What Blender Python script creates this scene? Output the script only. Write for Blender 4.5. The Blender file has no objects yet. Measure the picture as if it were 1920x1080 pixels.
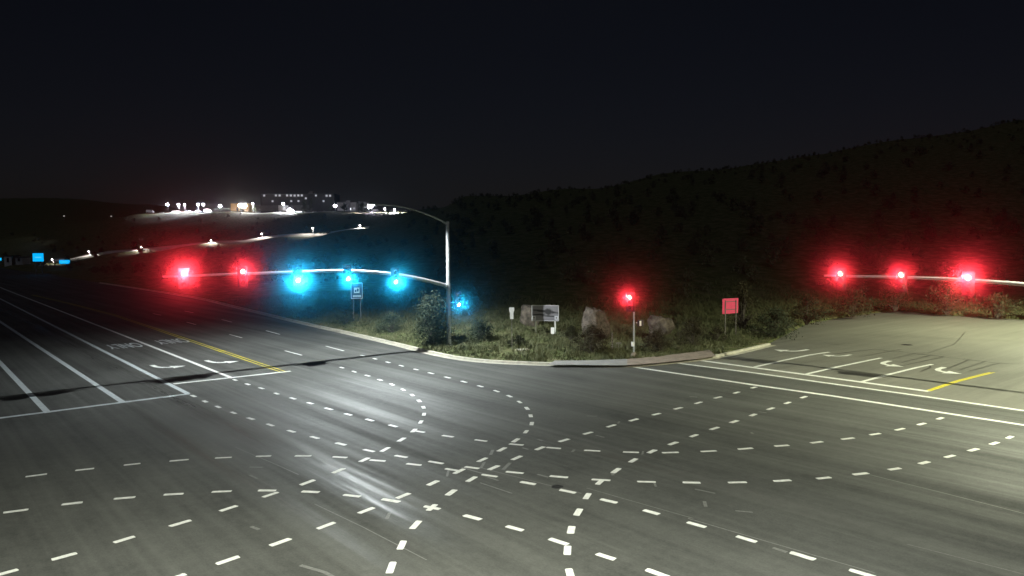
import bpy, bmesh, math, random
import numpy as np
from mathutils import Vector, Matrix

random.seed(7)
rng = np.random.default_rng(11)
C = bpy.context.scene.collection
SC = bpy.context.scene

# ------------------------------------------------------------------ camera
F_PX, PITCH, ROLL, YAW, CAM_H = 1411.45, 0.0556799557, 0.00772334556, math.radians(50.392104), 8.0


def ray(px, py):
    x = (px - 960) / F_PX
    y = (py - 540) / F_PX
    c, s = math.cos(ROLL), math.sin(ROLL)
    x, y = c * x - s * y, s * x + c * y
    c, s = math.cos(PITCH), math.sin(PITCH)
    v = (x, c - s * y, -(s + c * y))
    c, s = math.cos(YAW), math.sin(YAW)
    return Vector((c * v[0] - s * v[1], s * v[0] + c * v[1], v[2]))


FWD = ray(960, 540)
RGT = (ray(961, 540) - FWD).normalized()
DWN = (ray(960, 541) - FWD).normalized()
CAM = Vector((0, 0, CAM_H))


def G(px, py, z=0.0):
    """surveyed point of the photograph on the level z"""
    r = ray(px, py)
    t = (z - CAM_H) / r.z
    return Vector((r.x * t, r.y * t, z))


def far(px, py, w):
    return CAM + ray(px, py) * w


FH = Vector((FWD.x, FWD.y, 0)).normalized()
RH = Vector((FH.y, -FH.x, 0))
FACE = math.atan2(RH.y, RH.x)          # rotation that turns local +x along the view's right, -y to the camera

cd = bpy.data.cameras.new('camera')
cam = bpy.data.objects.new('camera', cd)
C.objects.link(cam)
cd.sensor_width = 36
cd.lens = F_PX / 1920 * 36
cd.clip_start = 0.1
cd.clip_end = 9000
m = Matrix((RGT, -DWN, -FWD)).transposed().to_4x4()
m.translation = CAM
cam.matrix_world = m
SC.camera = cam

# ------------------------------------------------------------------ world and added fill sun
w = bpy.data.worlds.new('World')
SC.world = w
w.use_nodes = True
nt = w.node_tree
bg = nt.nodes['Background']
sky = nt.nodes.new('ShaderNodeTexSky')
sky.sky_type = 'NISHITA'
sky.sun_disc = False
sky.sun_elevation = math.radians(42)
sky.sun_rotation = math.radians(142)
tint = nt.nodes.new('ShaderNodeMix')
tint.data_type = 'RGBA'
tint.blend_type = 'MULTIPLY'
tint.inputs[0].default_value = 1
tint.inputs[7].default_value = (1.2, .93, 1.0, 1)
nt.links.new(sky.outputs[0], tint.inputs[6])
nt.links.new(tint.outputs[2], bg.inputs[0])
bg.inputs[1].default_value = 0.00122

fill_sun_d = bpy.data.lights.new('fill_sun', 'SUN')  # faint sun lamp added to lift the dark hills
fill_sun_d.energy = 0.12
fill_sun_d.angle = math.radians(8)
fill_sun_d.color = (0.8, 0.88, 1)
fill_sun = bpy.data.objects.new('fill_sun', fill_sun_d)
fill_sun.rotation_euler = (math.radians(48), 0, math.radians(38))
C.objects.link(fill_sun)

SC.view_settings.view_transform = 'Standard'
SC.view_settings.look = 'None'
SC.view_settings.exposure = 0.0
SC.view_settings.gamma = 1.0
SC.cycles.use_denoising = True
SC.cycles.denoising_input_passes = 'RGB_ALBEDO_NORMAL'
SC.cycles.denoising_prefilter = 'ACCURATE'
SC.cycles.max_bounces = 5
SC.cycles.diffuse_bounces = 2
SC.cycles.glossy_bounces = 2
SC.cycles.volume_bounces = 0
SC.cycles.transparent_max_bounces = 6
SC.cycles.sample_clamp_indirect = 4

HAZE = 0.0001
# radiant powers of the lamps in the place
P_ROAD, P_SIDE, P_NEAR, P_LOT = 13500, 9500, 21500, 18500
P_RED, P_GREEN = 60000, 56000  # beams added at the signals for their halos
FAR_GAIN = 1.0


# ------------------------------------------------------------------ materials
def mat(name, col, rough=0.7, metal=0.0, var=0.0, scale=8.0, spec=0.5, col2=None, bump=0.0):
    M = bpy.data.materials.new(name)
    M.use_nodes = True
    n, l = M.node_tree.nodes, M.node_tree.links
    p = n['Principled BSDF']
    p.inputs['Roughness'].default_value = rough
    p.inputs['Metallic'].default_value = metal
    p.inputs['Specular IOR Level'].default_value = spec
    if var == 0 and col2 is None:
        p.inputs['Base Color'].default_value = (*col, 1)
        return M
    tc = n.new('ShaderNodeTexCoord')
    ns = n.new('ShaderNodeTexNoise')
    ns.inputs['Scale'].default_value = scale
    ns.inputs['Detail'].default_value = 5
    ns.inputs['Roughness'].default_value = 0.65
    l.new(tc.outputs['Object'], ns.inputs['Vector'])
    cr = n.new('ShaderNodeValToRGB')
    cr.color_ramp.elements[0].position = 0.32
    cr.color_ramp.elements[1].position = 0.68
    a = col if col2 is not None else tuple(c * (1 - var) for c in col)
    b = col2 if col2 is not None else tuple(min(1, c * (1 + var)) for c in col)
    cr.color_ramp.elements[0].color = (*a, 1)
    cr.color_ramp.elements[1].color = (*b, 1)
    l.new(ns.outputs[0], cr.inputs[0])
    l.new(cr.outputs[0], p.inputs['Base Color'])
    if bump:
        bp = n.new('ShaderNodeBump')
        bp.inputs['Strength'].default_value = bump
        bp.inputs['Distance'].default_value = 0.05
        l.new(ns.outputs[0], bp.inputs['Height'])
        l.new(bp.outputs[0], p.inputs['Normal'])
    return M


def emit(name, col, strength):
    M = bpy.data.materials.new(name)
    M.use_nodes = True
    n, l = M.node_tree.nodes, M.node_tree.links
    p = n['Principled BSDF']
    p.inputs['Base Color'].default_value = (0.05, 0.05, 0.05, 1)
    p.inputs['Emission Color'].default_value = (*col, 1)
    p.inputs['Emission Strength'].default_value = strength
    return M


def asphalt(name, dark, light, along, rlo, rhi, worn, paths=()):
    """old asphalt: fine stones, blotches, tyre-polished and oil-dulled bands along the traffic, hairline scuffs"""
    M = bpy.data.materials.new(name)
    M.use_nodes = True
    n, l = M.node_tree.nodes, M.node_tree.links
    p = n['Principled BSDF']
    tc = n.new('ShaderNodeTexCoord')

    def noise(sc, detail, vec_scale=None, rough=0.6):
        q = n.new('ShaderNodeTexNoise')
        q.inputs['Scale'].default_value = sc
        q.inputs['Detail'].default_value = detail
        q.inputs['Roughness'].default_value = rough
        if vec_scale:
            mp = n.new('ShaderNodeMapping')
            mp.inputs['Scale'].default_value = vec_scale
            l.new(tc.outputs['Object'], mp.inputs[0])
            l.new(mp.outputs[0], q.inputs['Vector'])
        else:
            l.new(tc.outputs['Object'], q.inputs['Vector'])
        return q.outputs[0]

    def math_(op, a, b):
        q = n.new('ShaderNodeMath')
        q.operation = op
        for i, v in enumerate((a, b)):
            if isinstance(v, (int, float)):
                q.inputs[i].default_value = v
            else:
                l.new(v, q.inputs[i])
        return q.outputs[0]

    def remap(v, a, b, c, d):
        q = n.new('ShaderNodeMapRange')
        for i, x in enumerate((a, b, c, d)):
            q.inputs[i + 1].default_value = x
        l.new(v, q.inputs[0])
        return q.outputs[0]

    st = (0.022, 0.75, 1) if along == 'x' else (0.75, 0.03, 1)
    st2 = (0.05, 2.6, 1) if along == 'x' else (2.6, 0.06, 1)
    bands = remap(noise(1.0, 3, st), 0.36, 0.66, 0, 1)
    fine = remap(noise(1.0, 4, st2), 0.4, 0.7, 0, 1)
    blot = remap(noise(0.16, 4), 0.35, 0.65, 0, 1)
    grain = remap(noise(16, 3, None, 0.75), 0.25, 0.75, 0, 1)
    f = math_('ADD', math_('MULTIPLY', bands, 0.22), math_('MULTIPLY', fine, 0.1))
    f = math_('ADD', f, math_('MULTIPLY', blot, 0.24))
    mid = remap(noise(3.2, 4, None, 0.7), 0.3, 0.7, 0, 1)
    stain = remap(noise(0.55, 3, (0.5, 1, 1) if along == 'x' else (1, .4, 1)), 0.58, 0.72, 0, 1)
    f = math_('ADD', f, math_('MULTIPLY', grain, 0.3))
    f = math_('ADD', f, math_('MULTIPLY', mid, 0.2))
    f = math_('SUBTRACT', f, math_('MULTIPLY', stain, 0.13))
    f = math_('MAXIMUM', f, 0.0)
    f = math_('MINIMUM', f, 1.0)
    cr = n.new('ShaderNodeValToRGB')
    cr.color_ramp.elements[0].position = 0.12
    cr.color_ramp.elements[1].position = 0.9
    cr.color_ramp.elements[0].color = (*dark, 1)
    cr.color_ramp.elements[1].color = (*light, 1)
    l.new(f, cr.inputs[0])
    l.new(cr.outputs[0], p.inputs['Base Color'])
    gl = math_('ADD', math_('MULTIPLY', bands, 0.75), math_('MULTIPLY', fine, 0.3))
    ro = remap(gl, 0.1, 0.95, rhi, rlo)
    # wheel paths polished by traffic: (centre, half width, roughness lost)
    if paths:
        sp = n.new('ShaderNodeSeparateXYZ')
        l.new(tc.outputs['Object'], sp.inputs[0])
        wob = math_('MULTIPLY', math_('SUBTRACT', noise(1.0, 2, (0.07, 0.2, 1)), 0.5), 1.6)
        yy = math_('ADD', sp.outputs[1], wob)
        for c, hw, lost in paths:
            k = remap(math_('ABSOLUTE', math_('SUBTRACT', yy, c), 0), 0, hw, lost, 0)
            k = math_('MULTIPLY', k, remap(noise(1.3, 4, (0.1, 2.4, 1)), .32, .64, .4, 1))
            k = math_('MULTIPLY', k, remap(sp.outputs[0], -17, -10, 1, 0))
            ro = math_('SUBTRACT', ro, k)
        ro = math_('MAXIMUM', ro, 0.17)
    l.new(ro, p.inputs['Roughness'])
    p.inputs['Specular IOR Level'].default_value = worn
    bp = n.new('ShaderNodeBump')
    bp.inputs['Strength'].default_value = 0.25
    bp.inputs['Distance'].default_value = 0.012
    l.new(grain, bp.inputs['Height'])
    l.new(bp.outputs[0], p.inputs['Normal'])
    return M


def paint(name, col, wear):
    M = mat(name, col, 0.55, var=0.16, scale=5)
    n, l = M.node_tree.nodes, M.node_tree.links
    p = n['Principled BSDF']
    src = p.inputs['Base Color'].links[0].from_socket
    tc = n.new('ShaderNodeTexCoord')
    fac = None
    for sc_, lo, hi in ((22.0, .62 - wear, .86 - wear), (2.2, .35, .75)):
        q = n.new('ShaderNodeTexNoise')
        q.inputs['Scale'].default_value = sc_
        q.inputs['Detail'].default_value = 5
        q.inputs['Roughness'].default_value = .7
        l.new(tc.outputs['Object'], q.inputs['Vector'])
        r = n.new('ShaderNodeMapRange')
        r.inputs[1].default_value, r.inputs[2].default_value = lo, hi
        l.new(q.outputs[0], r.inputs[0])
        if fac is None:
            fac = r.outputs[0]
        else:
            mu = n.new('ShaderNodeMath')
            mu.operation = 'MULTIPLY'
            l.new(fac, mu.inputs[0])
            l.new(r.outputs[0], mu.inputs[1])
            fac = mu.outputs[0]
    mx = n.new('ShaderNodeMix')
    mx.data_type = 'RGBA'
    l.new(fac, mx.inputs[0])
    l.new(src, mx.inputs[6])
    mx.inputs[7].default_value = (.12, .12, .11, 1)
    l.new(mx.outputs[2], p.inputs['Base Color'])
    return M


M_ROAD = asphalt('highway asphalt', (0.036, 0.037, 0.034), (0.132, 0.133, 0.122), 'x', 0.6, 0.82, 0.27,
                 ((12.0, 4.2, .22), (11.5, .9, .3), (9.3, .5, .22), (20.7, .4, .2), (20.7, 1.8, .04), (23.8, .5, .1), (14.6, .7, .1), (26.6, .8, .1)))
M_SIDE = asphalt('weathered side road asphalt', (0.115, 0.112, 0.098), (0.21, 0.205, 0.175), 'y', 0.6, 0.8, 0.3)
M_WHITE = paint('white road paint', (0.8, 0.8, 0.76), 0.1)
M_WHITE2 = paint('bluish white road paint', (0.56, 0.6, 0.61), 0.12)  # greyer, bluer white for most left approach markings
M_YELLOW = paint('yellow road paint', (0.66, 0.56, 0.025), 0.1)
M_GHOST = mat('worn away paint', (0.16, 0.16, 0.15), 0.6, var=0.3, scale=10)
M_SEAL = mat('black crack sealant', (0.025, 0.024, 0.022), 0.45, var=0.2)
M_KERB = mat('concrete kerb', (0.46, 0.43, 0.35), 0.85, var=0.22, scale=2.5, bump=0.2)
M_PAVE = mat('concrete pavement', (0.24, 0.235, 0.23), 0.85, var=0.2, scale=1.5, bump=0.2)
M_RAMP = mat('tan ramp slab', (0.25, 0.2, 0.165), 0.85, var=0.3, scale=2.5, bump=0.3)
M_STEEL = mat('galvanised steel', (0.42, 0.43, 0.44), 0.42, metal=0.55, var=0.1, scale=5)
M_DARK = mat('black signal housing', (0.018, 0.018, 0.018), 0.5, var=0.2)
M_OFF = mat('unlit signal lens', (0.03, 0.025, 0.02), 0.25)
M_SIGNW = mat('white sign sheeting', (0.78, 0.77, 0.74), 0.5, var=0.05)
M_POSTW = mat('whitewashed post', (0.62, 0.62, 0.56), 0.7, var=0.12, scale=6)
M_SIGNB = mat('faded blue sign face', (0.03, 0.1, 0.17), 0.5, var=0.15)
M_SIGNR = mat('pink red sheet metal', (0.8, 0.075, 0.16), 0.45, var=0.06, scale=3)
M_POSTD = mat('weathered sign post', (0.16, 0.14, 0.12), 0.75, var=0.2)
M_ROCK = mat('lichened granite', (0.035, 0.03, 0.022), 0.9, col2=(0.16, 0.13, 0.1), scale=2.6, bump=1.0)
M_BARK = mat('bark', (0.06, 0.05, 0.04), 0.9, var=0.3)
M_IRON = mat('cast iron cover', (0.02, 0.02, 0.02), 0.6, var=0.2)


def leaf_mat(name, a, b):
    return mat(name, a, 0.7, col2=b, scale=1.3, spec=0.25)


M_LEAF = leaf_mat('grey green leaves', (0.018, 0.027, 0.013), (0.055, 0.067, 0.036))
M_LEAF2 = leaf_mat('olive leaves', (0.013, 0.016, 0.006), (0.04, 0.042, 0.017))
M_LEAF3 = leaf_mat('brown green leaves', (0.022, 0.02, 0.009), (0.06, 0.052, 0.025))
M_GRASS = leaf_mat('verge grass', (0.045, 0.06, 0.022), (0.155, 0.15, 0.077))
M_SCRUB = leaf_mat('hill scrub', (0.06, 0.065, 0.04), (0.13, 0.13, 0.08))


# ------------------------------------------------------------------ mesh helpers
class MB:
    def __init__(self):
        self.v, self.f = [], []

    def add(self, vs, fs):
        o = len(self.v)
        self.v += [tuple(v) for v in vs]
        self.f += [tuple(i + o for i in f) for f in fs]
        return self

    def box(self, x0, y0, z0, x1, y1, z1, M=None):
        vs = [Vector(p) for p in ((x0, y0, z0), (x1, y0, z0), (x1, y1, z0), (x0, y1, z0),
                                  (x0, y0, z1), (x1, y0, z1), (x1, y1, z1), (x0, y1, z1))]
        if M:
            vs = [M @ v for v in vs]
        return self.add(vs, [(0, 3, 2, 1), (4, 5, 6, 7), (0, 1, 5, 4), (1, 2, 6, 5), (2, 3, 7, 6), (3, 0, 4, 7)])

    def tube(self, pts, radii, n=12, cap=True):
        pts = [Vector(p) for p in pts]
        if not hasattr(radii, '__len__'):
            radii = [radii] * len(pts)
        vs, fs = [], []
        up = None
        for i, p in enumerate(pts):
            d = (pts[min(i + 1, len(pts) - 1)] - pts[max(i - 1, 0)]).normalized()
            if up is None:
                up = Vector((0, 0, 1)) if abs(d.z) < 0.9 else Vector((1, 0, 0))
            a = d.cross(up).normalized()
            b = a.cross(d).normalized()
            up = b
            for k in range(n):
                t = 2 * math.pi * k / n
                vs.append(p + (a * math.cos(t) + b * math.sin(t)) * radii[i])
        for i in range(len(pts) - 1):
            for k in range(n):
                fs.append((i * n + k, i * n + (k + 1) % n, (i + 1) * n + (k + 1) % n, (i + 1) * n + k))
        if cap:
            fs.append(tuple(range(n - 1, -1, -1)))
            fs.append(tuple((len(pts) - 1) * n + k for k in range(n)))
        return self.add(vs, fs)

    def prism(self, poly, y0, y1, M=None):
        """outline in x,z pushed from y0 to y1"""
        k = len(poly)
        vs = [Vector((x, y0, z)) for x, z in poly] + [Vector((x, y1, z)) for x, z in poly]
        if M:
            vs = [M @ v for v in vs]
        fs = [tuple(range(k)), tuple(range(2 * k - 1, k - 1, -1))]
        fs += [(i + k, (i + 1) % k + k, (i + 1) % k, i) for i in range(k)]
        return self.add(vs, fs)

    def quad(self, a, b, c, d):
        return self.add([a, b, c, d], [(0, 1, 2, 3)])

    def build(self, name, material, parent=None, smooth=False, bevel=0):
        me = bpy.data.meshes.new(name)
        me.from_pydata([tuple(v) for v in self.v], [], self.f)
        bm = bmesh.new()
        bm.from_mesh(me)
        if bevel:
            bmesh.ops.bevel(bm, geom=[e for e in bm.edges if len(e.link_faces) == 2 and e.calc_face_angle(0) > 0.5],
                            offset=bevel, segments=2, affect='EDGES', profile=0.6)
        bmesh.ops.recalc_face_normals(bm, faces=bm.faces[:])
        bm.to_mesh(me)
        bm.free()
        if material:
            me.materials.append(material)
        if smooth:
            me.polygons.foreach_set('use_smooth', [True] * len(me.polygons))
            try:
                me.set_sharp_from_angle(angle=0.7)
            except Exception:
                pass
        o = bpy.data.objects.new(name, me)
        C.objects.link(o)
        if parent:
            o.parent = parent
        return o


def tag(o, label=None, cat=None, group=None, kind=None):
    if label:
        o['label'] = label
    if cat:
        o['category'] = cat
    if group:
        o['group'] = group
    if kind:
        o['kind'] = kind
    return o


def thing(name, label, cat, loc=(0, 0, 0), rz=0, group=None):
    o = bpy.data.objects.new(name, None)
    o.empty_display_size = 0.2
    C.objects.link(o)
    o.location = loc
    o.rotation_euler = (0, 0, rz)
    return tag(o, label, cat, group)


def dup(root, loc, rz=None, label=None, group=None):
    r = root.copy()
    C.objects.link(r)
    r.location = loc
    if rz is not None:
        r.rotation_euler = (0, 0, rz)
    if label:
        r['label'] = label
    if group:
        r['group'] = group
    for ch in list(root.children):
        c = ch.copy()
        C.objects.link(c)
        c.parent = r
        for g in list(ch.children):
            d = g.copy()
            C.objects.link(d)
            d.parent = c
    return r


def lamp(name, kind, loc, energy, color, parent=None, target=None, size=0.1, angle=60, blend=1.0, throw=(.27, -1.7)):
    ld = bpy.data.lights.new(name, kind)
    ld.energy = energy
    ld.color = color
    ld.shadow_soft_size = size
    if kind == 'SPOT':
        ld.spot_size = math.radians(angle)
        ld.spot_blend = blend
        if angle > 100:
            # street optics: throw rises away from straight down so that the ground is lit evenly
            ld.use_nodes = True
            n_, l_ = ld.node_tree.nodes, ld.node_tree.links
            em = next(q for q in n_ if q.type == 'EMISSION')
            tc = n_.new('ShaderNodeTexCoord')
            sp = n_.new('ShaderNodeSeparateXYZ')
            l_.new(tc.outputs['Normal'], sp.inputs[0])
            ab = n_.new('ShaderNodeMath')
            ab.operation = 'ABSOLUTE'
            l_.new(sp.outputs[2], ab.inputs[0])
            mx = n_.new('ShaderNodeMath')
            mx.operation = 'MAXIMUM'
            l_.new(ab.outputs[0], mx.inputs[0])
            mx.inputs[1].default_value = throw[0]
            pw = n_.new('ShaderNodeMath')
            pw.operation = 'POWER'
            l_.new(mx.outputs[0], pw.inputs[0])
            pw.inputs[1].default_value = throw[1]
            l_.new(pw.outputs[0], em.inputs['Strength'])
    o = bpy.data.objects.new(name, ld)
    C.objects.link(o)
    o.location = loc
    if parent:
        o.parent = parent
    if target is not None:
        d = Vector(target)
        o.rotation_euler = d.to_track_quat('-Z', 'Y').to_euler()
    return o


def raw_mesh(name, V, Fc, material, parent=None, smooth=False):
    """fast path for large meshes: V (n,3) array, Fc (m,k) array"""
    me = bpy.data.meshes.new(name)
    k = Fc.shape[1]
    me.vertices.add(len(V))
    me.vertices.foreach_set('co', np.ascontiguousarray(V, dtype=np.float32).ravel())
    me.loops.add(Fc.size)
    me.loops.foreach_set('vertex_index', np.ascontiguousarray(Fc, dtype=np.int32).ravel())
    me.polygons.add(len(Fc))
    me.polygons.foreach_set('loop_start', np.arange(0, Fc.size, k, dtype=np.int32))
    if smooth:
        me.polygons.foreach_set('use_smooth', [True] * len(Fc))
    me.update(calc_edges=True)
    me.validate()
    if material:
        me.materials.append(material)
    o = bpy.data.objects.new(name, me)
    C.objects.link(o)
    if parent:
        o.parent = parent
    return o


# ------------------------------------------------------------------ the setting: roads
Y_SEAM = 41.15                                # where the highway's asphalt meets the side road's
road = MB().quad((-900, -70, 0), (120, -70, 0), (120, Y_SEAM, 0), (-900, Y_SEAM, 0)).build('road', M_ROAD)
tag(road, kind='structure')
side_road = MB().quad((-60, Y_SEAM, 0.0), (120, Y_SEAM, 0.0), (120, 120, 0), (-60, 120, 0)).build('side_road', M_SIDE)
tag(side_road, kind='structure')

PAINT_Z = 0.004


def strip(mb, pts, width, z=PAINT_Z, n=None):
    """a flat painted line of even width along ground points"""
    pts = [Vector((p[0], p[1], 0)) for p in pts]
    L, R = [], []
    for i, p in enumerate(pts):
        d = (pts[min(i + 1, len(pts) - 1)] - pts[max(i - 1, 0)]).normalized()
        q = Vector((-d.y, d.x, 0)) * width / 2
        L.append((p.x + q.x, p.y + q.y, z))
        R.append((p.x - q.x, p.y - q.y, z))
    for i in range(len(pts) - 1):
        mb.quad(L[i], R[i], R[i + 1], L[i + 1])
    return mb


def line(name, pix, width, m, parent, z=PAINT_Z):
    return strip(MB(), [G(*p) for p in pix], width, z).build(name, m, parent)


def dash_chain(name, pix, parent, length=0.62, width=0.17, z=PAINT_Z):
    pts = [G(*p) for p in pix]
    mb = MB()
    for i, p in enumerate(pts):
        d = pts[min(i + 1, len(pts) - 1)] - pts[max(i - 1, 0)]
        d.normalize()
        d = Matrix.Rotation(random.uniform(-.05, .05), 3, 'Z') @ d
        ln, wd = length * random.uniform(.92, 1.08), width * random.uniform(.92, 1.08)
        q = Vector((-d.y, d.x, 0))
        ring = []
        for sx, sy in ((-1, -.7), (-.86, -1), (.9, -1), (1, -.75), (1, .8), (.88, 1), (-.9, 1), (-1, .7)):
            v = p + d * (ln / 2 * sx + random.uniform(-.015, .015)) + q * (wd / 2 * sy)
            ring.append((v.x, v.y, z))
        mb.add(ring, [tuple(range(8))])
    return mb.build(name, M_WHITE, parent)


# lane lines of the highway's far-left approach
line('lane_line', [(-60, 617), (0, 680), (44, 726), (90, 774)], 0.3, M_WHITE2, road)
line('lane_line', [(-300, 405 + 85), (-120, 526), (0, 603), (114, 678), (230, 754)], 0.3, M_WHITE2, road)
line('lane_line', [(-60, 531), (0, 560), (170, 646), (352, 738)], 0.28, M_WHITE2, road)
line('lane_line', [(-20, 530), (10, 543), (220, 624.5), (436, 709)], 0.26, M_WHITE, road)
line('stop_line', [(-40, 790), (0, 784), (355, 738.5)], 0.34, M_WHITE2, road, PAINT_Z + .004)
line('stop_line', [(325, 720), (545, 696)], 0.34, M_WHITE, road, PAINT_Z + .004)
yl = [G(*p) for p in ((60, 553), (130, 569), (215, 591), (373, 644), (532, 697.5))]
for off in (-.16, .16):
    strip(MB(), [(p.x, p.y + off) for p in yl], 0.1).build('yellow_centre_line', M_YELLOW, road)
for a, b in (((534, 657.5), (566, 666)), ((430, 627), (454, 633.5)), ((350, 604), (367.5, 608.7)), ((287, 588), (302, 591)),
             ((611, 649), (645, 658)), ((499, 620), (525, 627)), ((415.6, 599), (434.6, 604)), ((345.6, 583), (363, 586.5))):
    line('lane_dash', [a, b], 0.15, M_WHITE, road)

GUIDES = [
    [(441, 712.5), (464.5, 720.5), (490, 728), (518.5, 738), (549, 747), (581.5, 756), (616, 766.5), (653, 777), (693, 787.5),
     (737, 798.5), (785, 809), (840, 818), (901.5, 826), (968, 833.5), (1038, 840), (1110, 845), (1183, 848), (1257, 848.5),
     (1328.5, 846), (1397.6, 841.3), (1466, 835.7), (1531.5, 829.3), (1589.6, 822.4), (1641, 814), (1687, 805), (1728, 795), (1763, 784.5)],
    [(362.5, 742.6), (384.4, 752.8), (409, 763), (437.5, 774), (470, 785), (506.5, 796.8), (546, 808.7), (590, 820.5), (639, 832.5),
     (692, 845), (752, 856), (817.5, 867.3), (885, 877), (965, 886), (1047.5, 894), (1127, 900), (1212, 903.5), (1296.7, 905),
     (1382.7, 904.6), (1466.7, 901.4), (1544.6, 896.4), (1613.6, 888.6), (1677.4, 879.4), (1733, 867.7), (1780.8, 855.7),
     (1825, 843.6), (1864.4, 831.3), (1893.4, 820)],
    [(-25, 904), (68, 891.5), (158.7, 880.4), (247.7, 870.8), (335.8, 863.3), (418.8, 858.3), (494, 855.5), (568, 855), (637.5, 857.5),
     (708, 863.7), (776, 871), (847.5, 881), (918, 892), (990, 906), (1064, 921.5), (1141, 939.5), (1221, 960.5), (1305.5, 984),
     (1399.4, 1011), (1504.6, 1042.7), (1617, 1075.6), (1740, 1112)],
    [(29.3, 958.7), (134.8, 944.4), (234, 934), (325.5, 927), (416, 921.9), (500.7, 920), (582, 922.5), (660, 929.8), (732.5, 938.8),
     (810, 952.3), (886, 970.5), (965, 991), (1047.5, 1016), (1136, 1044), (1232.5, 1075.5), (1335, 1112)],
    [(641, 689.5), (664, 697), (689, 704.5), (712.5, 712.5), (735, 721), (756, 731), (773, 741), (786, 752), (794, 764), (795, 777),
     (789, 791.5), (776, 807.5), (753, 824.5), (722, 843), (683, 862.5), (634.5, 883), (576.5, 905), (507, 928), (428.8, 953.6),
     (338.4, 981.5), (233.4, 1012), (120.6, 1043.8), (7.8, 1075.4), (-110, 1108)],
    [(680, 667), (703, 673), (727.5, 679.5), (752.5, 686), (780, 693), (808, 700), (839, 708), (869.7, 716), (900.5, 724.5), (931, 733.7),
     (955, 743), (974, 754), (988, 766), (995, 780), (997, 794.5), (986, 810), (967, 826), (941, 843), (904.5, 862.5), (861, 884),
     (812, 906), (756, 930), (687, 957.5), (611.5, 986), (526, 1017), (427.5, 1051), (325, 1085)],
    [(1413.5, 727), (1381, 736.5), (1346, 745.6), (1309.6, 755.6), (1271.5, 766), (1231, 777), (1188.5, 787.7), (1146, 799), (1102.5, 812.5),
     (1057.5, 826), (1012.5, 841), (969, 859), (925.5, 877.5), (884, 899), (846, 924), (810, 952), (779.5, 984.5), (753.5, 1022.5),
     (733.5, 1065), (720, 1110)],
    [(1507, 745), (1476.7, 755.8), (1445, 766.7), (1412, 778.5), (1376.7, 791), (1339.6, 803.8), (1301, 817.5), (1262, 832), (1222.5, 847),
     (1187, 864), (1155, 883), (1125, 904.5), (1101, 931), (1084, 961), (1071, 994), (1064, 1032.5), (1069, 1078), (1080, 1130)],
]
for k, g in enumerate(GUIDES):
    dash_chain('dotted_guide_line', g, road, width=0.19 if k < 6 else 0.2, z=PAINT_Z + 0.0015 * k)

# worn remnants of old dashes, scuffs
scuff = MB()
for (x, y, ln) in ((922, 848, .7), (985, 841, .35), (1013, 825, .3), (1160, 792, .4), (1125, 818, .5), (1075, 845, .4), (1018, 892, .5), (1148, 888, .4),
                   (1205, 849, .5), (1410, 812, .3), (1322, 921, .7), (1322, 945, .5), (1395, 959, .5), (475, 894, .6), (480, 876, .5),
                   (950, 874, .9), (905, 872, .8), (840, 886, .9), (885, 882, 1.1), (920, 896, .8), (1462, 1031, .4), (1228, 908, .5),
                   (585, 1066, .8), (620, 1079, .6), (478, 990, .4), (728, 967, .5), (1300, 744, .4), (1430, 773, .4), (1110, 780, .5)):
    p = G(x, y)
    a = random.choice([0, .15, 2.3, .6]) + random.uniform(-.2, .2)
    d = Vector((math.cos(a), math.sin(a), 0))
    strip(scuff, [p - d * ln / 2, p + d * ln * .1, p + d * ln / 2], random.uniform(.07, .14), PAINT_Z - .002)
for pix, wd_ in (([(1630, 890), (1760, 922), (1925, 964)], .07), ([(1290, 972), (1420, 1010), (1640, 1074)], .08),
                 ([(1100, 915), (1180, 938), (1300, 972)], .06), ([(905, 878), (1010, 905), (1090, 925)], .07), ([(1700, 1020), (1925, 1078)], .06),
                 ([(440, 838), (520, 872), (560, 890)], .06), ([(590, 945), (680, 988), (800, 1050)], .06), ([(900, 905), (960, 925)], .1)):
    strip(scuff, [G(*p) for p in pix], wd_ * .6, PAINT_Z - .002)
scuff.build('worn_paint_mark', M_GHOST, road)

# crosswalk and side road paint
line('crosswalk_line', [(1178, 686.6), (1410, 721.2), (1560, 742.3), (1920, 797), (2040, 816)], 0.3, M_WHITE, road)
line('crosswalk_line', [(1272, 681), (1410, 698.6), (1560, 719.5), (1720, 741.5), (1920, 770), (2040, 787)], 0.3, M_WHITE, road)
line('stop_line', [(1306, 675), (1440, 693), (1560, 709), (1742, 734)], 0.42, M_WHITE, side_road, PAINT_Z + .004)
for pix in ([(1415, 688), (1470, 675.5), (1515, 666), (1555, 660)], [(1513, 701), (1570, 688), (1620, 677.5), (1652, 671)],
            [(1615, 716), (1665, 702.5), (1715, 690), (1748, 683)]):
    line('lane_line', pix, 0.26, M_WHITE, side_road)
for dx in (-3.5, 4.5):
    line('yellow_centre_line', [(1737 + dx, 733.6), (1795 + dx, 714.5), (1860 + dx, 698)], 0.13, M_YELLOW, side_road)


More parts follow.
